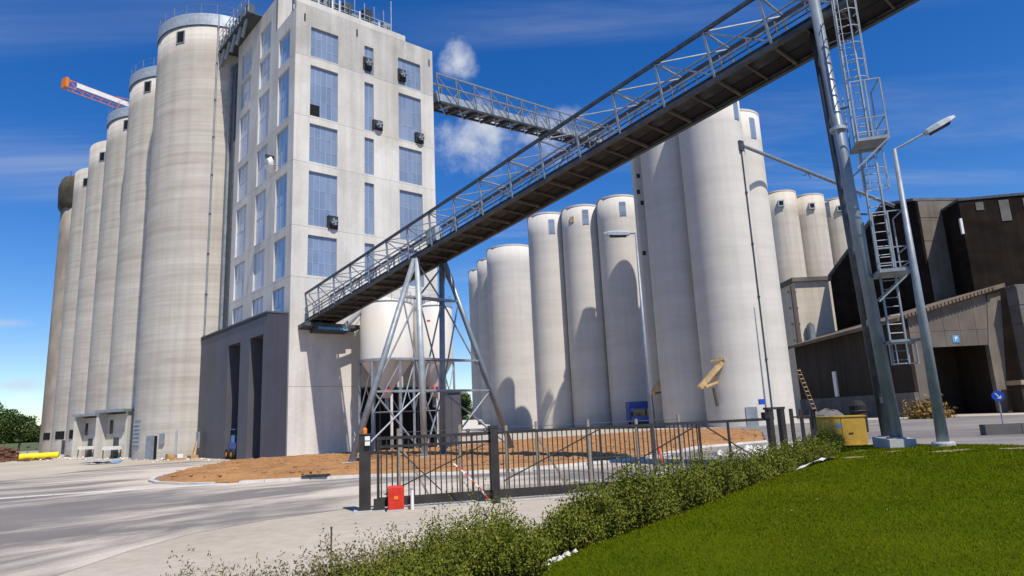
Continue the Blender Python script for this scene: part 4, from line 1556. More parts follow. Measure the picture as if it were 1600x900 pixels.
# side wall in panels
n = 8
for i in range(n):
    y0, y1 = FY + (yb - FY) * i / n, FY + (yb - FY) * (i + 1) / n
    MB().box(FX0 - .9, FX0 - .5, y0 + .03, y1 - .03, 3.3, EH - .3).build('wall_panel', 'shed_wall', sh)
    MB().box(FX0 - 1.1, FX0 - .5, y0, y1, -.2, 3.28).build('plinth_panel', 'plinth', sh)
# gable wall with gateway opening: lintel, piers, upper boards
GX0, GX1, GT = 56.0, 65.0, 9.25
slope = lambda x: EH + (RH - EH) * (x - FX0) / (FX1 - FX0)
xs = [FX0 - .45, 57.2, 59.4, 61.6, 63.8, 66.0]
for a, b in zip(xs[:-1], xs[1:]):
    if b == 66.0:
        b = 65.9
    for z0, z1 in ((GT, 11.4), (11.44, None)):
        za = z1 if z1 else slope(a) - .15
        zb_ = z1 if z1 else slope(b) - .15
        mb = MB()
        mb.prism([(a + .02, FY, z0), (b - .02, FY, z0), (b - .02, FY, zb_), (a + .02, FY, za)], (0, .4, 0))
        mb.build('gable_panel', 'grey_wall', sh)
MB().box(FX0 - .45, 56.0, FY, FY + .4, -.2, GT - .02).build('gate_pier', 'grey_wall', sh)
MB().prism([(65.05, FY - .1, -.2), (66.0, FY - .1, -.2), (68.0, FY - .1, 16.6), (66.1, FY - .1, 16.1), (65.05, FY - .1, GT)], (0, .8, 0)).build('leaning_pier', 'brown_wall', sh)
MB().box(FX0 - .4, 66.3, FY + 9, FY + 9.3, -.2, 13).build('inner_wall', 'shed_wall', sh)
MB().box(61.0, 63.3, FY + 8.9, FY + 8.999, 0, 5.5).build('inner_door', 'shed_wall', sh)
MB().box(66.2, 66.5, FY + .8, FY + 9, -.2, 13).build('inner_side_wall', 'shed_wall', sh)
mb = MB()
ov = 4.2
mb.prism([(FX0 - 2.2, FY - .7, EH - .75), (68.4, FY - .7, slope(68.4)), (68.4, FY - .7, slope(68.4) + .55), (FX0 - 2.2, FY - .7, EH - .2)], (0, yb - FY + 1.2, 0))
mb.build('roof', 'shed_roof', sh)
mb = MB()
mb.prism([(FX0 - 5.2, yb - .6, EH - 1.4), (FX0 - 2.2, yb - .6, EH - .8), (FX0 - 2.2, yb - .6, EH - .25), (FX0 - 5.2, yb - .6, EH - .9)], (0, 1.2, 0))
mb.build('eaves_beam', 'shed_roof', sh)
for i in range(26):
    x = FX0 - 1.8 + i * .53
    if x < 68:
        MB().prism([(x, FY - .95, slope(x) + .0), (x + .36, FY - .95, slope(x + .36)), (x + .36, FY - .95, slope(x + .36) + .42), (x, FY - .95, slope(x) + .42)], (0, .24, 0)).build('roof_corrugation', 'shed_roof', sh)
sq = MB().box(60.3, 61.2, FY - .06, FY - .005, 9.75, 10.75).build('blue_plate', 'light_blue', sh)
MB().box(60.62, 60.72, FY - .09, FY - .061, 9.95, 10.55).build('plate_mark', 'white_paint', sq)
MB().box(60.72, 60.95, FY - .09, FY - .061, 10.25, 10.55).build('plate_mark', 'white_paint', sq)
MB().box(FX0 - 1.15, FX0 - .91, 112.5, 113.6, 3.4, 7.6).build('white_panel', 'white_paint', sh)

# concrete block building at the right edge
cb = thing('block_building', V(72, 88, 0), 'grey concrete-block building at the right edge beside the gateway', 'building')
for j in range(5):
    for i in range(6):
        x0 = 68.1 + i * 2.4
        z0 = 4.2 + j * 2.5
        MB().box(x0 + .02, x0 + 2.38, 88.0 + (.06 if (i + j) % 3 == 0 else 0), 90, z0 + .02, z0 + 2.48).build('concrete_block', 'block_wall', cb)
MB().box(66.1, 83, 87.9, 90.2, -.2, 3.6).build('base_wall', 'shed_wall', cb)
MB().box(66.0, 83, 87.6, 90.3, 3.601, 4.2).build('ledge', 'tan_base', cb)
MB().box(68.0, 83, 88.1, 90, 16.71, 17.0).build('coping', 'plinth', cb)

# ------------------------------------------------------------------ sliding gate and fence
GP, GE = V(-4.07, 17.85, 0), V(8.0, 20.6, 0)
GV = (GE - GP).normalized()
GW = V(-GV.y, GV.x, 0)
gate = thing('sliding_gate', GP + GV * .3, 'long dark steel sliding gate with upright bars and diagonal braces', 'gate')


def gp(s, z, d=0):
    return GP + GV * s + GW * d + UP * z


LT = (GE - GP).length
for z, w_, h_ in ((.22, .12, .22), (1.62, .06, .07), (1.84, .07, .08)):
    MB().beam(gp(.3, z), gp(LT - .3 if z != 1.62 else 3.35, z), w_, h_).build('gate_rail', 'gate_steel', gate)
bar = None
s = .42
nbar = 0
while s < 9.6:
    if abs(s - 3.45) > .25:
        MB().beam(gp(s, .331), gp(s, 1.799), .03, .03).build('gate_bar', 'gate_steel', gate)
    s += .143
for s in (.34, 2.85, 6.55, 9.65, 10.6, LT - .35):
    MB().beam(gp(s, .33), gp(s, 1.80), .07, .06).build('gate_stile', 'gate_steel', gate)
for (a, b) in (((.5, .40), (3.2, 1.55)), ((3.7, .55), (6.5, 1.78)), ((6.6, .4), (9.6, 1.78)), ((LT - .5, .42), (9.75, 1.78)), ((.9, 1.5), (2.0, .4))):
    MB().beam(gp(a[0], a[1], -.04), gp(b[0], b[1], -.04), .05, .03).build('diagonal_brace', 'gate_steel', gate)
MB().beam(gp(.2, .03, 0), gp(LT, .03, 0), .16, .05).build('ground_track', 'footing', gate)
MB().beam(gp(0.22, .16, -.12), gp(.5, .16, -.12), .28, .3).build('roller_box', 'gate_steel', gate)

gpost = thing('gate_post', GP, 'thick dark gate post with orange beacon at the left end of the gate', 'post')
MB().fbox(GP, GV, GW, -.15, .15, -.15, .15, -.1, 1.95).build('post_body', 'gate_steel', gpost)
MB().fbox(GP, GV, GW, -.17, .17, -.17, .17, 1.951, 1.98).build('post_cap', 'gate_steel', gpost)
MB().fbox(GP, GV, GW, -.28, .5, -.28, .28, -.1, .05).build('post_base', 'footing', gpost)
MB().lathe(GP, [(.06, 1.98), (.06, 2.09), (.045, 2.13), (.01, 2.14)], seg=12).build('beacon', 'orange_paint', gpost)
for z in (1.73, 1.86):
    MB().fbox(GP, GV, GW, .0, .13, -.24, -.151, z - .05, z + .055).build('sensor', 'white_paint', gpost)
gp2 = thing('gate_post', gp(3.45, 0), 'thick dark gate post in the middle of the barred gate', 'post')
o = gp(3.45, 0)
MB().fbox(o, GV, GW, -.1, .1, -.22, -.06, -.1, 1.97).build('post_body', 'gate_steel', gp2)
MB().fbox(o, GV, GW, -.1, .1, .06, .22, -.1, 1.97).build('post_body', 'gate_steel', gp2)
MB().fbox(o, GV, GW, -.11, .11, -.23, .23, 1.971, 2.04).build('post_cap', 'gate_steel', gp2)
gp3 = thing('gate_post', gp(LT - .15, 0), 'twin dark guide posts joined at the top, right end of the gate', 'post')
o = gp(LT - .15, 0)
z = mz(o.x, o.y)
MB().fbox(o, GV, GW, -.28, -.14, -.1, .1, z - .1, 2.12).build('post_body', 'gate_steel', gp3)
MB().fbox(o, GV, GW, .12, .26, -.1, .1, z - .1, 2.12).build('post_body', 'gate_steel', gp3)
MB().fbox(o, GV, GW, -.32, .28, -.12, .12, 2.121, 2.19).build('post_cap', 'gate_steel', gp3)
MB().fbox(o, GV, GW, -.42, -.281, -.1, .1, 1.85, 2.05).build('guide_roller', 'rubber', gp3)

fence = thing('post_rail_fence', V(8.8, 21.4, 0), 'short dark post and rail fence running from the gate to the hedge', 'fence')
fpts = [gp(LT + .4, 0), gp(LT + 1.1, 0, .5), gp(LT + 2.1, 0, 1.4), gp(LT + 3.1, 0, 2.6)]
for i, p in enumerate(fpts):
    zz = mz(p.x, p.y)
    MB().beam(V(p.x, p.y, zz - .1), V(p.x, p.y, 2.12 - .03 * i), .09, .09).build('post', 'gate_steel', fence)
    if i:
        q = fpts[i - 1]
        for z in (1.1, 1.86):
            MB().beam(V(q.x, q.y, z), V(p.x, p.y, z), .04, .05).build('rail', 'gate_steel', fence)
wf = thing('timber_fence', gp(5, 0, 2.0), 'row of weathered grey timber posts with wires behind the gate', 'fence')
wp = [gp(s, 0, 1.6) for s in (.95, 2.75, 4.15, 5.1, 6.75, 8.35, 9.8)]
for i, p in enumerate(wp):
    MB().tube(p - UP * .05, p + UP * (2.06 + .05 * math.sin(i * 2.3)), .06, .05, seg=8).build('post', 'timber', wf)
for i in (0, 3):
    MB().beam(wp[i] + UP * 1.7, wp[i] + GV * .9 + UP * .05, .07, .06).build('stay', 'timber', wf)
for a, b in zip(wp[:-1], wp[1:]):
    for z in (.9, 1.95):
        MB().tube(a + UP * z, b + UP * z, .008, seg=4).build('wire', 'galv_dark', wf)

rb = thing('red_box', gp(.78, 0, -.2), 'bright red gate motor box standing by the dark gate post', 'box')
o = gp(.78, 0, -.25)
MB().fbox(o, GV, GW, -.2, .2, -.15, .15, .05, .58).build('housing', 'red_paint', rb)
MB().prism([o + GV * -.2 + GW * -.15 + UP * .581, o + GV * .2 + GW * -.15 + UP * .581, o + GV * .17 + GW * -.1 + UP * .62, o + GV * -.17 + GW * -.1 + UP * .62], GW * .25).build('lid', 'red_paint', rb)
MB().fbox(o, GV, GW, -.23, .23, -.18, .18, -.05, .049).build('plinth', 'footing', rb)
MB().fbox(o, GV, GW, -.05, .05, -.165, -.151, .3, .38).build('lock_plate', 'orange_paint', rb)
wb = thing('white_bollard', gp(1.2, 0, -.2), 'short slim white sensor post right of the red box', 'bollard')
o = gp(1.2, 0, -.25)
MB().tube(o - UP * .05, o + UP * .52, .045, seg=10).build('tube', 'white_paint', wb)
MB().lathe(o, [(.05, .5), (.05, .55), (.01, .58)], seg=10).build('cap', 'galv_pale', wb)

# red and white warning tape
tp = thing('warning_tape', V(-1.6, 16.5, 0), 'slanting red and white warning tape tied across the gate bars', 'tape')
runs = [[V(-1.75, 17.9, 1.12), V(-1.45, 17.9, .85), V(-1.1, 17.85, .5), V(-.85, 17.7, .2)]]
ii = 0
for pts in runs:
    for a, b in zip(pts[:-1], pts[1:]):
        n = max(1, round((b - a).length / .13))
        for k in range(n):
            MB().beam(a.lerp(b, k / n), a.lerp(b, (k + 1) / n), .008, .035).build('tape_strip', 'tape_red' if ii % 2 else 'tape_white', tp)
            ii += 1
mk = thing('marker_stake', V(5.3, 25.3, 0), 'leaning red marker stake beside the middle lamp post', 'stake')
MB().beam(V(5.16, 25.4, 1.0), V(5.32, 25.3, .25), .1, .05).build('stake', 'tape_red', mk)
MB().beam(V(5.32, 25.3, .25), V(5.36, 25.28, 0), .1, .05).build('stake_foot', 'white_paint', mk)

# ------------------------------------------------------------------ lamp posts
def lamp(loc, z0, top, arm_dir, arm_len, arm_rise, label, r0, r1):
    c = V(loc[0], loc[1], z0)
    t = thing('lamp_post', c, label, 'lamp', 'galvanised lamp posts')
    MB().tube(c, V(c.x, c.y, top), r0, r1, seg=16).build('pole', 'galv', t, smooth=True)
    MB().lathe(c, [(.01, .14), (.28, .14), (.3, .1), (.3, -.2)], seg=20).build('foot', 'footing', t)
    d = azv(arm_dir)
    a = V(c.x, c.y, top - .03)
    b = a + d * arm_len + UP * arm_rise
    MB().tube(a, b, .035, seg=8).build('arm', 'galv', t)
    hd = (b - a).normalized()
    s = V(hd.y, -hd.x, 0).normalized()
    u = s.cross(hd)
    if u.z < 0:
        u = -u
    mb = MB()
    prof = [(-.08, .05, -.05, .05), (.0, .11, -.08, .08), (.35, .15, -.09, .10), (.70, .13, -.07, .09), (.88, .06, -.03, .05)]
    n0 = len(mb.v)
    for (x, w_, zl, zh) in prof:
        for (yy, zz) in ((-w_, zl), (w_, zl), (w_, zh * .4), (w_ * .6, zh), (-w_ * .6, zh), (-w_, zh * .4)):
            mb.v.append(b + hd * x + s * yy + u * zz)
    for k in range(len(prof) - 1):
        for i in range(6):
            j = (i + 1) % 6
            mb.f.append((k * 6 + i, k * 6 + j, (k + 1) * 6 + j, (k + 1) * 6 + i))
    mb.f.append(tuple(range(5, -1, -1)))
    mb.f.append(tuple(range(len(prof) * 6 - 6, len(prof) * 6)))
    h = mb.build('lamp_head', 'galv_pale', t, smooth=False)
    g_ = MB()
    g_.fbox(b - u * .1, hd, s, .05, .66, -.10, .10, -.03, .02, ez=u)
    g_.build('lens', 'vent_metal', h)
    return t


lamp((12.17, 19.54), mz(12.17, 19.54) + .02, 9.95, 108, .95, .42, 'tall lamp post on the lawn edge right of the twin-pipe pier', .165, .06)
lamp((4.7, 23.76), .0, 8.8, 285, .30, .03, 'lamp post behind the gate in front of the slim silos', .09, .04)
md = thing('thin_mast', V(27.7, 75, 0), 'thin blue-grey mast with a small blue box in front of the bright silo', 'mast')
MB().tube(V(27.7, 75, -.05), V(27.7, 75, 13.5), .12, .05, seg=10).build('pole', 'galv', md)
MB().box(27.0, 27.6, 74.8, 75.2, 2.5, 3.1).build('box', 'sign_blue', md)

# ------------------------------------------------------------------ yellow cabinet, sign, low wall
yc = thing('yellow_cabinet', V(12.6, 26.4, 0), 'yellow metal cabinet with a small blue sticker at the end of the hedge', 'cabinet')
yz = .56
ye = azv(108)
yn = V(ye.y, -ye.x, 0)       # front towards the viewer
if yn.y > 0:
    yn = -yn
o = V(11.75, 26.6, 0)
MB().fbox(o, ye, yn, 0, 1.72, -.75, 0, yz - .3, yz + 1.12).build('body', 'yellow_paint', yc)
MB().fbox(o, ye, yn, -.04, 1.76, -.8, .05, yz + 1.121, yz + 1.17).build('top_cover', 'yellow_paint', yc)
MB().fbox(o, ye, yn, .02, .845, .001, .025, yz + .02, yz + 1.08).build('door', 'yellow_paint', yc)
d2 = MB().fbox(o, ye, yn, .875, 1.70, .001, .025, yz + .02, yz + 1.08).build('door', 'yellow_paint', yc)
MB().fbox(o, ye, yn, 1.1, 1.25, .026, .05, yz + .5, yz + .53).build('handle', 'vent_metal', yc)
MB().fbox(o, ye, yn, .70, .84, .026, .032, yz + .72, yz + .9).build('sticker', 'light_blue', yc)

sg = thing('round_sign', V(32.9, 46, 0), 'round blue road sign with a white arrow on a grey post', 'sign')
MB().tube(V(32.9, 46, -.05), V(32.9, 46, 2.3), .05, seg=8).build('post', 'galv', sg)
d = (V(0, 0, 0) - V(32.9, 46, 0)).normalized()
s = V(d.y, -d.x, 0)
o = V(32.9, 46, 2.25) + d * .06
plate = MB().tube(o, o + d * .03, .36, seg=28).build('plate', 'sign_blue', sg)
dn = (UP * -.8 - s * .6).normalized()
MB().beam(o + d * .035 - dn * .24, o + d * .035 + dn * .2, .07, .01, up=d).build('arrow_shaft', 'white_paint', plate)
for q in (-1, 1):
    w2 = (-dn + Vector(d).cross(dn) * q * .9).normalized()
    MB().beam(o + d * .037 + dn * .22, o + d * .037 + dn * .22 + w2 * .2, .06, .01, up=d).build('arrow_head', 'white_paint', plate)
lw = thing('low_wall', V(31, 39, 0), 'low grey concrete block wall beside the round sign', 'wall')
for i in range(5):
    o = V(27.3, 39.7, 0)
    e = azv(96)
    MB().fbox(o, e, azv(6), i * 2.0 + .015, i * 2.0 + 1.985, 0, .6, -.1, .62).build('wall_block', 'block_wall', lw)

# ------------------------------------------------------------------ small things at the foot of the buildings
tk = thing('blue_lorry', V(18.9, 101, 0), 'small blue lorry parked in the shade between the silos', 'lorry')
LO = V(18.2, 98.0, 0)


def lb_(x0, x1, y0, y1, z0, z1):
    k = 1.0
    return MB().box(LO.x + x0 * k, LO.x + x1 * k, LO.y + y0 * k, LO.y + y1 * k, z0 * k, z1 * k)


lb_(-1.4, 1.4, 0, 2.2, .75, 2.9).build('cab', 'blue_paint', tk)
lb_(-1.25, 1.25, -.03, -.002, 1.75, 2.7).build('windscreen', 'glass_dark', tk)
lb_(-1.5, 1.5, 2.3, 5.6, .9, 3.9).build('load_body', 'blue_paint', tk)
lb_(-1.45, 1.45, -.15, -.01, .5, .85).build('bumper', 'rubber', tk)
for y in (1, 4.4):
    for x in (-1.25, 1.25):
        c = LO + V(x, y, .47)
        w = MB().tube(c - V(.15, 0, 0), c + V(.15, 0, 0), .47, seg=18).build('wheel', 'rubber', tk)
        MB().tube(c - V(.17, 0, 0), c + V(.17, 0, 0), .22, seg=12).build('rim', 'galv', w)
for x in (-1.1, 1.1):
    lb_(x - .18, x + .18, -.06, -.003, .95, 1.2).build('headlight', 'white_paint', tk)
lb_(-1.8, -1.41, .1, .3, 1.7, 2.4).build('mirror', 'rubber', tk)

fk = thing('blue_loader', V(-24.3, 57.4, 0), 'small blue loader half inside the far annex doorway', 'loader')
o = AO + E2 * 7.3 - N2 * .5
MB().fbox(o, E2, N2, -.9, .9, -.6, .35, .5, 1.3).build('body', 'blue_paint', fk)
MB().fbox(o, E2, N2, -.55, .55, -.5, .3, 1.301, 1.9).build('engine_cover', 'light_blue', fk)
MB().fbox(o, E2, N2, -.6, .6, -.5, .35, 2.3, 2.4).build('cab_roof', 'blue_paint', fk)
for a in (-.56, .56):
    for b in (-.45, .3):
        MB().fbox(o, E2, N2, a - .04, a + .04, b - .04, b + .04, 1.3, 2.3).build('cab_post', 'vent_metal', fk)
for a in (-.6, .6):
    w = MB().tube(o + E2 * a + N2 * .35 + UP * .4, o + E2 * a + N2 * .62 + UP * .4, .4, seg=16).build('wheel', 'rubber', fk)
    MB().tube(o + E2 * a + N2 * .35 + UP * .4, o + E2 * a + N2 * .64 + UP * .4, .18, seg=10).build('rim', 'orange_paint', w)

es = thing('trestle_stand', V(-27.2, 58.2, 0), 'timber and steel stand leaning by the annex wall', 'stand')
o = AO + E2 * 14.6 + N2 * .8
for a, b in ((-.5, -.1), (.5, .1)):
    MB().beam(o + E2 * a, o + E2 * b + UP * 1.6 - N2 * .3, .1, .08).build('leg', 'chute_paint', es)
MB().fbox(o - N2 * .35, E2, N2, -.4, .2, -.05, .1, .9, 2.3).build('panel', 'galv', es)
MB().fbox(o, E2, N2, -.55, .6, -.3, .3, .0, .3).build('timber_base', 'pallet_wood', es)

cp = thing('pallet_stack', V(-29.9, 58.3, 0), 'small wooden pallet with boxes at the foot of the nearest silo', 'pallet')
o = V(-29.6, 58.0, 0)
for i in range(5):
    MB().fbox(o, E1, E2, -.75 + i * .32, -.5 + i * .32, -.5, .5, .12, .16).build('board', 'pallet_wood', cp)
for i in range(3):
    MB().fbox(o, E1, E2, -.75, .78, -.5 + i * .42, -.38 + i * .42, 0, .119).build('runner', 'pallet_wood', cp)
MB().fbox(o, E1, E2, -.6, -.1, -.4, .4, .161, .55).build('carton', 'pallet_wood', cp)
MB().fbox(o, E1, E2, .15, .6, -.4, .4, .161, .48).build('carton', 'white_paint', cp)

yp = thing('yellow_pipe', V(-55.8, 78.4, 0), 'bright yellow duct lying on the chalky ground', 'pipe')
pa_, pb_ = V(-57.3, 77.6, .36), V(-54.0, 79.2, .40)
MB().tube(pa_, pb_, .36, seg=16).build('tube', 'bright_yellow', yp)
MB().tube(pa_ - (pb_ - pa_).normalized() * .1, pa_, .41, seg=16).build('end_collar', 'bright_yellow', yp)

bs = thing('blue_sheet', V(-35, 56.8, 0), 'crumpled light blue sheet on the ground before the silos', 'sheet')
mb = MB()
r5 = random.Random(5)
grid = [[V(-36.6 + i * .5, 56.2 + j * .45, .03 + r5.uniform(0, .22)) for i in range(7)] for j in range(4)]
for j in range(3):
    for i in range(6):
        mb.quadface(grid[j][i], grid[j][i + 1], grid[j + 1][i + 1], grid[j + 1][i])
mb.build('sheet', 'light_blue', bs)

# rubble mound at the far left, scattered litter along the silo feet
rng = np.random.default_rng(21)
n = 520
u = rng.normal(0, 1, n)
x = -66 + u * 5.5
y = 84 + rng.normal(0, 2.2, n) - u * 4.0
z = np.clip(1.5 - ((u + .3) ** 2) * .7 - rng.uniform(0, 1.2, n), 0, 2)
scatter('rubble', np.stack([x, y, z], -1), rng.uniform(.15, .55, n), 'rubble_rust', rng, label='rusty brown rubble heaped at the far left of the site')
n = 420
x = rng.uniform(-70, -24, n)
y = 60 + (-28 - x) * .82 + rng.normal(-3.0, 1.4, n)
scatter('litter_stones', np.stack([x, y, np.full(n, .03)], -1), rng.uniform(.06, .28, n) * rng.uniform(.3, 1, n), 'rubble_stone', rng, label='pale rubble bits strewn along the silo feet')
# pale stones along the lawn edge under the hedge and along the far road edge
n = 70
x = .28 + rng.normal(0, .16, n)
y = 8.7 + (x - .28) * .8 + rng.normal(0, .3, n)
zz = mound(x, y)
scatter('edge_stones', np.stack([x, y, zz + .02], -1), rng.uniform(.015, .07, n), 'rubble_stone', rng, label='small white stones in the gap between the shrubs')
n = 160
x = rng.uniform(9.5, 22, n)
y = 30 + (x - 8) * 1.1 + rng.normal(0, 1.2, n)
scatter('roadside_stones', np.stack([x, y, np.full(n, .02)], -1), rng.uniform(.08, .35, n), 'rubble_stone', rng, label='heap of white stones beyond the gate end')
ps = thing('plastic_sheet', V(7.2, 16.9, 0), 'crumpled white plastic strip lying on the lawn edge', 'sheet')
mb = MB()
o = V(6.7, 16.35, 0)
e = azv(52)
nn = V(-e.y, e.x, 0)
grid = [[o + e * (i * .28) + nn * (j * .13 + .05 * math.sin(i * 1.7)) for i in range(8)] for j in range(4)]
grid = [[V(p.x, p.y, mz(p.x, p.y) + .04 + r5.uniform(0, .07)) for p in row] for row in grid]
for j in range(3):
    for i in range(7):
        mb.quadface(grid[j][i], grid[j][i + 1], grid[j + 1][i + 1], grid[j + 1][i])
mb.build('sheet', 'plastic_sheet', ps)
dp = thing('drain_grate', V(-8.3, 29.2, 0), 'dark drain cover lying on the kerb before the earth bed', 'drain')
MB().fbox(V(-9.4, 29.5, 0), azv(88), azv(-2), 0, 1.1, -.3, .3, .115, .2).build('cover', 'vent_metal', dp)
for i in range(6):
    MB().fbox(V(-9.4, 29.5, 0), azv(88), azv(-2), .08 + i * .17, .16 + i * .17, -.25, .25, .201, .215).build('slat', 'galv_dark', dp)

wv = thing('white_van', V(-8.0, 128, 0), 'white van far behind the trestle, under the pale silos', 'van')
MB().prism([(-10.6, 128, .5), (-5.4, 128, .5), (-5.4, 128, 1.2), (-6.4, 128, 1.35), (-7.1, 128, 2.3), (-10.6, 128, 2.35)], (0, 2, 0)).build('body', 'white_paint', wv)
MB().prism([(-7.0, 127.98, 1.35), (-6.45, 127.98, 1.35), (-7.05, 127.98, 2.1), (-7.6, 127.98, 2.1), (-7.6, 127.98, 1.35)], (0, .015, 0)).build('side_window', 'glass_dark', wv)
for x in (-9.6, -6.3):
    w = MB().tube(V(x, 127.95, .36), V(x, 128.2, .36), .36, seg=14).build('wheel', 'rubber', wv)
    MB().tube(V(x, 127.93, .36), V(x, 128.2, .36), .18, seg=10).build('rim', 'galv', w)

# yellow ladder and spoil heap beside the shed
yl = thing('access_ladder', V(48, 112, 0), 'short ochre access ladder leaning at the corner of the shed', 'ladder')
a0, a1 = V(48.0, 108, 0), V(46.4, 109.5, 8.2)
for q in (-.3, .3):
    MB().beam(a0 + V(q, 0, 0), a1 + V(q, 0, 0), .1, .1).build('stile', 'rusty_edge', yl)
for i in range(12):
    p = a0.lerp(a1, (i + .5) / 12)
    MB().beam(p - V(.3, 0, 0), p + V(.3, 0, 0), .34, .12).build('rung', 'chute_paint', yl)
hp = MB()
hp.lathe(V(46.5, 101, 0), [(2.6, -.1), (1.9, .6), (.9, 1.2), (.01, 1.5)], seg=18)
hp.v = [v + V(rnd.uniform(-.3, .3), rnd.uniform(-.3, .3), rnd.uniform(-.15, .15)) for v in hp.v]
tag(hp.build('spoil_heap', 'plinth'), 'small grey spoil heap in front of the dark shed wall', 'heap')
bk = thing('black_bin', V(26.2, 52, 0), 'black drum with a lid standing behind the yellow cabinet', 'drum')
MB().lathe(V(26.0, 51.5, 0), [(.01, 0), (.55, 0), (.6, 1.9), (.62, 2.0), (.35, 2.35), (.01, 2.4)], seg=16).build('barrel', 'rubber', bk)
MB().lathe(V(26.0, 51.5, 0), [(.64, 1.55), (.68, 1.6), (.64, 1.65)], seg=16).build('hoop', 'vent_metal', bk)

# ------------------------------------------------------------------ vegetation
rng = np.random.default_rng(5)


def bush(name, spots, label, shoots, per, mname, cat='hedge', lsz=(.055, .028), wild=False):
    """shrubs of many leafy shoots; every spot is (x, y, radius, height)."""
    x0, y0 = spots[0][0], spots[0][1]
    t = thing(name, V(x0, y0, mz(x0, y0)), label, cat)
    for (x, y, r, h) in spots:
        P, D = [], []
        stems = MB()
        zb = mz(x, y)
        for k in range(shoots):
            a = rng.uniform(0, 2 * math.pi)
            rr = r * math.sqrt(rng.uniform(0, 1))
            bx, by = x + math.cos(a) * rr * .45, y + math.sin(a) * rr * .45
            tx, ty = x + math.cos(a) * rr * 1.1 + rng.normal(0, .07), y + math.sin(a) * rr * 1.1 + rng.normal(0, .07)
            hh_ = h * (1.12 - .55 * (rr / r) ** 2) * rng.uniform(.62, 1.08)
            if rng.uniform() < .07:
                hh_ *= 1.28
            z0 = mz(bx, by)
            tt = np.linspace(.12 if not wild else .25, 1, per) + rng.normal(0, .02, per)
            bend = np.stack([bx + (tx - bx) * tt ** .7, by + (ty - by) * tt ** .7, z0 + hh_ * tt], -1)
            w = .07 * (1.1 - tt)[:, None]
            off = rng.normal(0, 1, (per, 3)) * (w + .012)
            P.append(bend + off)
            d = rng.normal(0, .75, (per, 3)) + np.array([0, 0, .55])
            D.append(d / np.linalg.norm(d, axis=1)[:, None])
            if k % 4 == 0:
                stems.tube((bx, by, z0), (float(bend[per // 2, 0]), float(bend[per // 2, 1]), float(bend[per // 2, 2])), .009, .006, seg=4)
        v, f = leaf_quads(np.concatenate(P), np.concatenate(D), lsz[0], lsz[1], rng)
        npmesh('foliage', v, f, mname, t)
        stems.build('stems', 'bark', t)
    return t


bush('shrub_clump', [(-3.3, 7.5, .42, .34), (-2.6, 7.7, .48, .45), (-2.0, 8.1, .5, .6), (-1.45, 8.0, .55, .70), (-.95, 8.5, .6, .92), (-.42, 8.75, .5, .95), (-.55, 7.9, .5, .62), (-1.1, 7.3, .6, .5), (-.15, 7.6, .4, .55)], 'dense dark green shrub clump at the bottom centre, left of the stony gap', 420, 34, 'leaf_hedge', 'shrub', (.042, .019))
bush('weedy_shrub', [(-3.75, 7.9, .45, .68), (-3.2, 7.8, .45, .66), (-2.65, 7.9, .5, .72), (-2.2, 8.3, .5, .8), (-1.7, 8.8, .5, .85), (-1.1, 9.4, .4, .8)], 'thin wispy shrubs with dry flower stalks at the bottom left', 150, 26, 'leaf_weed', 'shrub', (.05, .018), True)
HS = [(.62, 9.9, .42, .62), (1.0, 10.4, .5, .84), (1.75, 11.2, .58, .98), (2.2, 11.7, .42, .55), (2.72, 12.4, .58, .94), (3.2, 12.9, .42, .52), (3.65, 13.7, .6, .92), (4.2, 14.3, .42, .55), (4.7, 15.1, .6, .88),
      (5.25, 15.7, .45, .55), (5.8, 16.5, .62, .86), (6.35, 17.1, .48, .58), (6.95, 18.0, .64, .84), (7.5, 18.7, .5, .6), (8.1, 19.7, .66, .82), (8.8, 20.6, .55, .62), (9.4, 21.7, .68, .80), (10.0, 22.8, .6, .64), (10.6, 24.0, .7, .80), (11.3, 25.4, .68, .76)]
bush('hedge', HS, 'long bushy green hedge running along the lawn to the yellow cabinet', 400, 32, 'leaf_hedge', 'hedge', (.055, .026))
# dry stems and grass tufts on the gravel strip by the bushes
bush('weed_tuft', [(-.6, 10.2, .5, .3), (-1.3, 10.6, .5, .28), (-1.6, 9.6, .5, .42), (.2, 11.4, .6, .35), (.9, 12.6, .6, .3), (-.2, 12.2, .5, .25), (1.7, 14.0, .7, .32), (2.7, 15.6, .7, .35), (-2.9, 8.9, .3, .35)],
     'sparse dry weeds on the gravel between gate and bushes', 50, 14, 'leaf_weed', 'weeds', (.07, .012), True)
tw = thing('iron_stake', V(-2.45, 9.4, 0), 'thin rusty upright stake among the wispy shrubs', 'stake')
MB().tube(V(-2.6, 9.4, mz(-2.6, 9.4) - .05), V(-2.6, 9.4, .86), .012, seg=6).build('rod', 'rusty_edge', tw)
MB().tube(V(-2.6, 9.4, .84), V(-2.6, 9.4, .87), .016, seg=6).build('rod_cap', 'rusty_edge', tw)

rngt = np.random.default_rng(9)


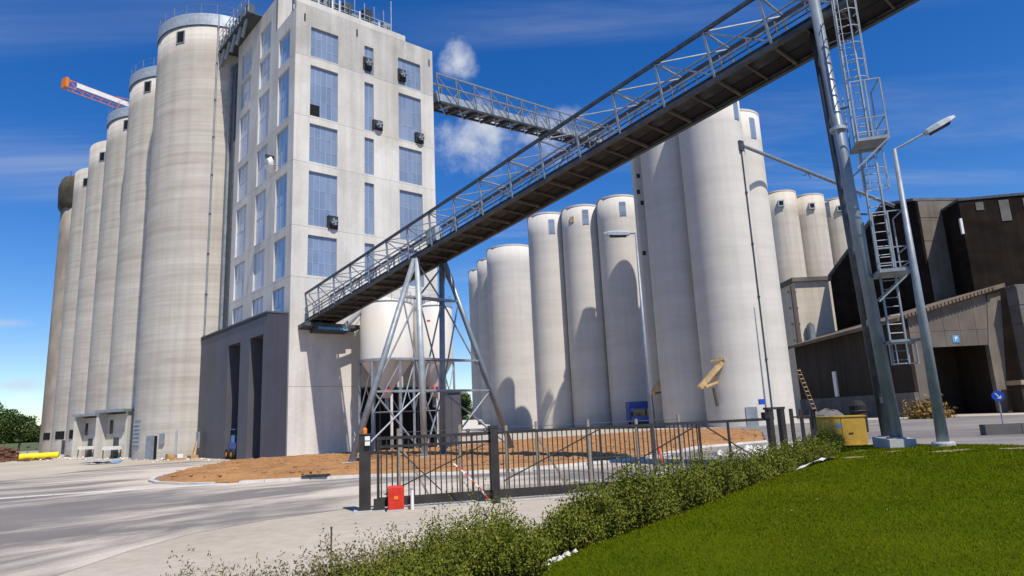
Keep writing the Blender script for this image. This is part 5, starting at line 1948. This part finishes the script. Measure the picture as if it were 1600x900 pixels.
def tree(name, x, y, h, r, label, nl=5200, m='leaf_tree'):
    t = thing(name, V(x, y, 0), label, 'tree', 'distant trees')
    mb = MB()
    mb.tube((x, y, -.2), (x + .1 * r, y, h * .45), .035 * h, .022 * h, seg=9)
    lobes = []
    for k in range(16):
        a = rngt.uniform(0, 6.28)
        e = rngt.uniform(-.35, 1)
        q = rngt.uniform(.35, .85)
        c_ = np.array([x + math.cos(a) * r * q * math.sqrt(max(0, 1 - e * e * .8)), y + math.sin(a) * r * q * math.sqrt(max(0, 1 - e * e * .8)), h * .58 + e * h * .36])
        lobes.append((c_, r * rngt.uniform(.26, .45)))
        mb.tube((x + .1 * r, y, h * .35), tuple(c_), .012 * h, .004 * h, seg=5)
    mb.build('trunk', 'bark', t)
    n = nl
    idx = rngt.integers(0, len(lobes), n)
    cs = np.array([l[0] for l in lobes])[idx]
    rs_ = np.array([l[1] for l in lobes])[idx]
    d = rngt.normal(size=(n, 3))
    d /= np.linalg.norm(d, axis=1)[:, None]
    P = cs + d * (rs_ * rngt.uniform(.55, 1.05, n))[:, None]
    D = d + rngt.normal(0, .7, (n, 3))
    D /= np.linalg.norm(D, axis=1)[:, None]
    v, f = leaf_quads(P, D, h * .055, h * .04, rngt)
    npmesh('crown', v, f, m, t)
    return t


tree('broadleaf_tree', -121, 150, 10.2, 5.6, 'tall dark green tree cut by the left edge of the picture')
tree('broadleaf_tree', -113, 152, 7.8, 5.0, 'rounded green tree between the left edge and the silos')
tree('broadleaf_tree', -107, 156, 6.6, 4.5, 'low green tree touching the far end of the silo row')
tree('broadleaf_tree', -16, 190, 9.0, 5.0, 'small green tree glimpsed far behind the trestle legs')
ds = thing('dry_bush', V(46, 77, 0), 'heap of orange-brown dry brushwood by the shed gateway', 'brushwood')
n = 1500
P = np.stack([49.3 + rngt.normal(0, 1.1, n), 81 + rngt.normal(0, .8, n), np.abs(rngt.normal(0, .8, n))], -1)
D = rngt.normal(size=(n, 3))
D /= np.linalg.norm(D, axis=1)[:, None]
v, f = leaf_quads(P, D, .6, .25, rngt)
npmesh('twigs', v, f, 'dry_shrub', ds)
# far tree line on the horizon
n = 26000
a = np.radians(rngt.uniform(-80, 80, n))
rr = rngt.uniform(900, 1000, n)
base = 5 + 4 * np.sin(a * 37) + 3 * np.sin(a * 91 + 1) + 2 * np.sin(a * 17)
P = np.stack([np.sin(a) * rr, np.cos(a) * rr, rngt.uniform(0, 1, n) * np.clip(base, 2, 14)], -1)
D = rngt.normal(size=(n, 3))
D /= np.linalg.norm(D, axis=1)[:, None]
v, f = leaf_quads(P, D, 9.0, 8.0, rngt)
tag(npmesh('far_treeline', v, f, 'leaf_tree'), 'low green line of far woods along the horizon', kind='stuff')
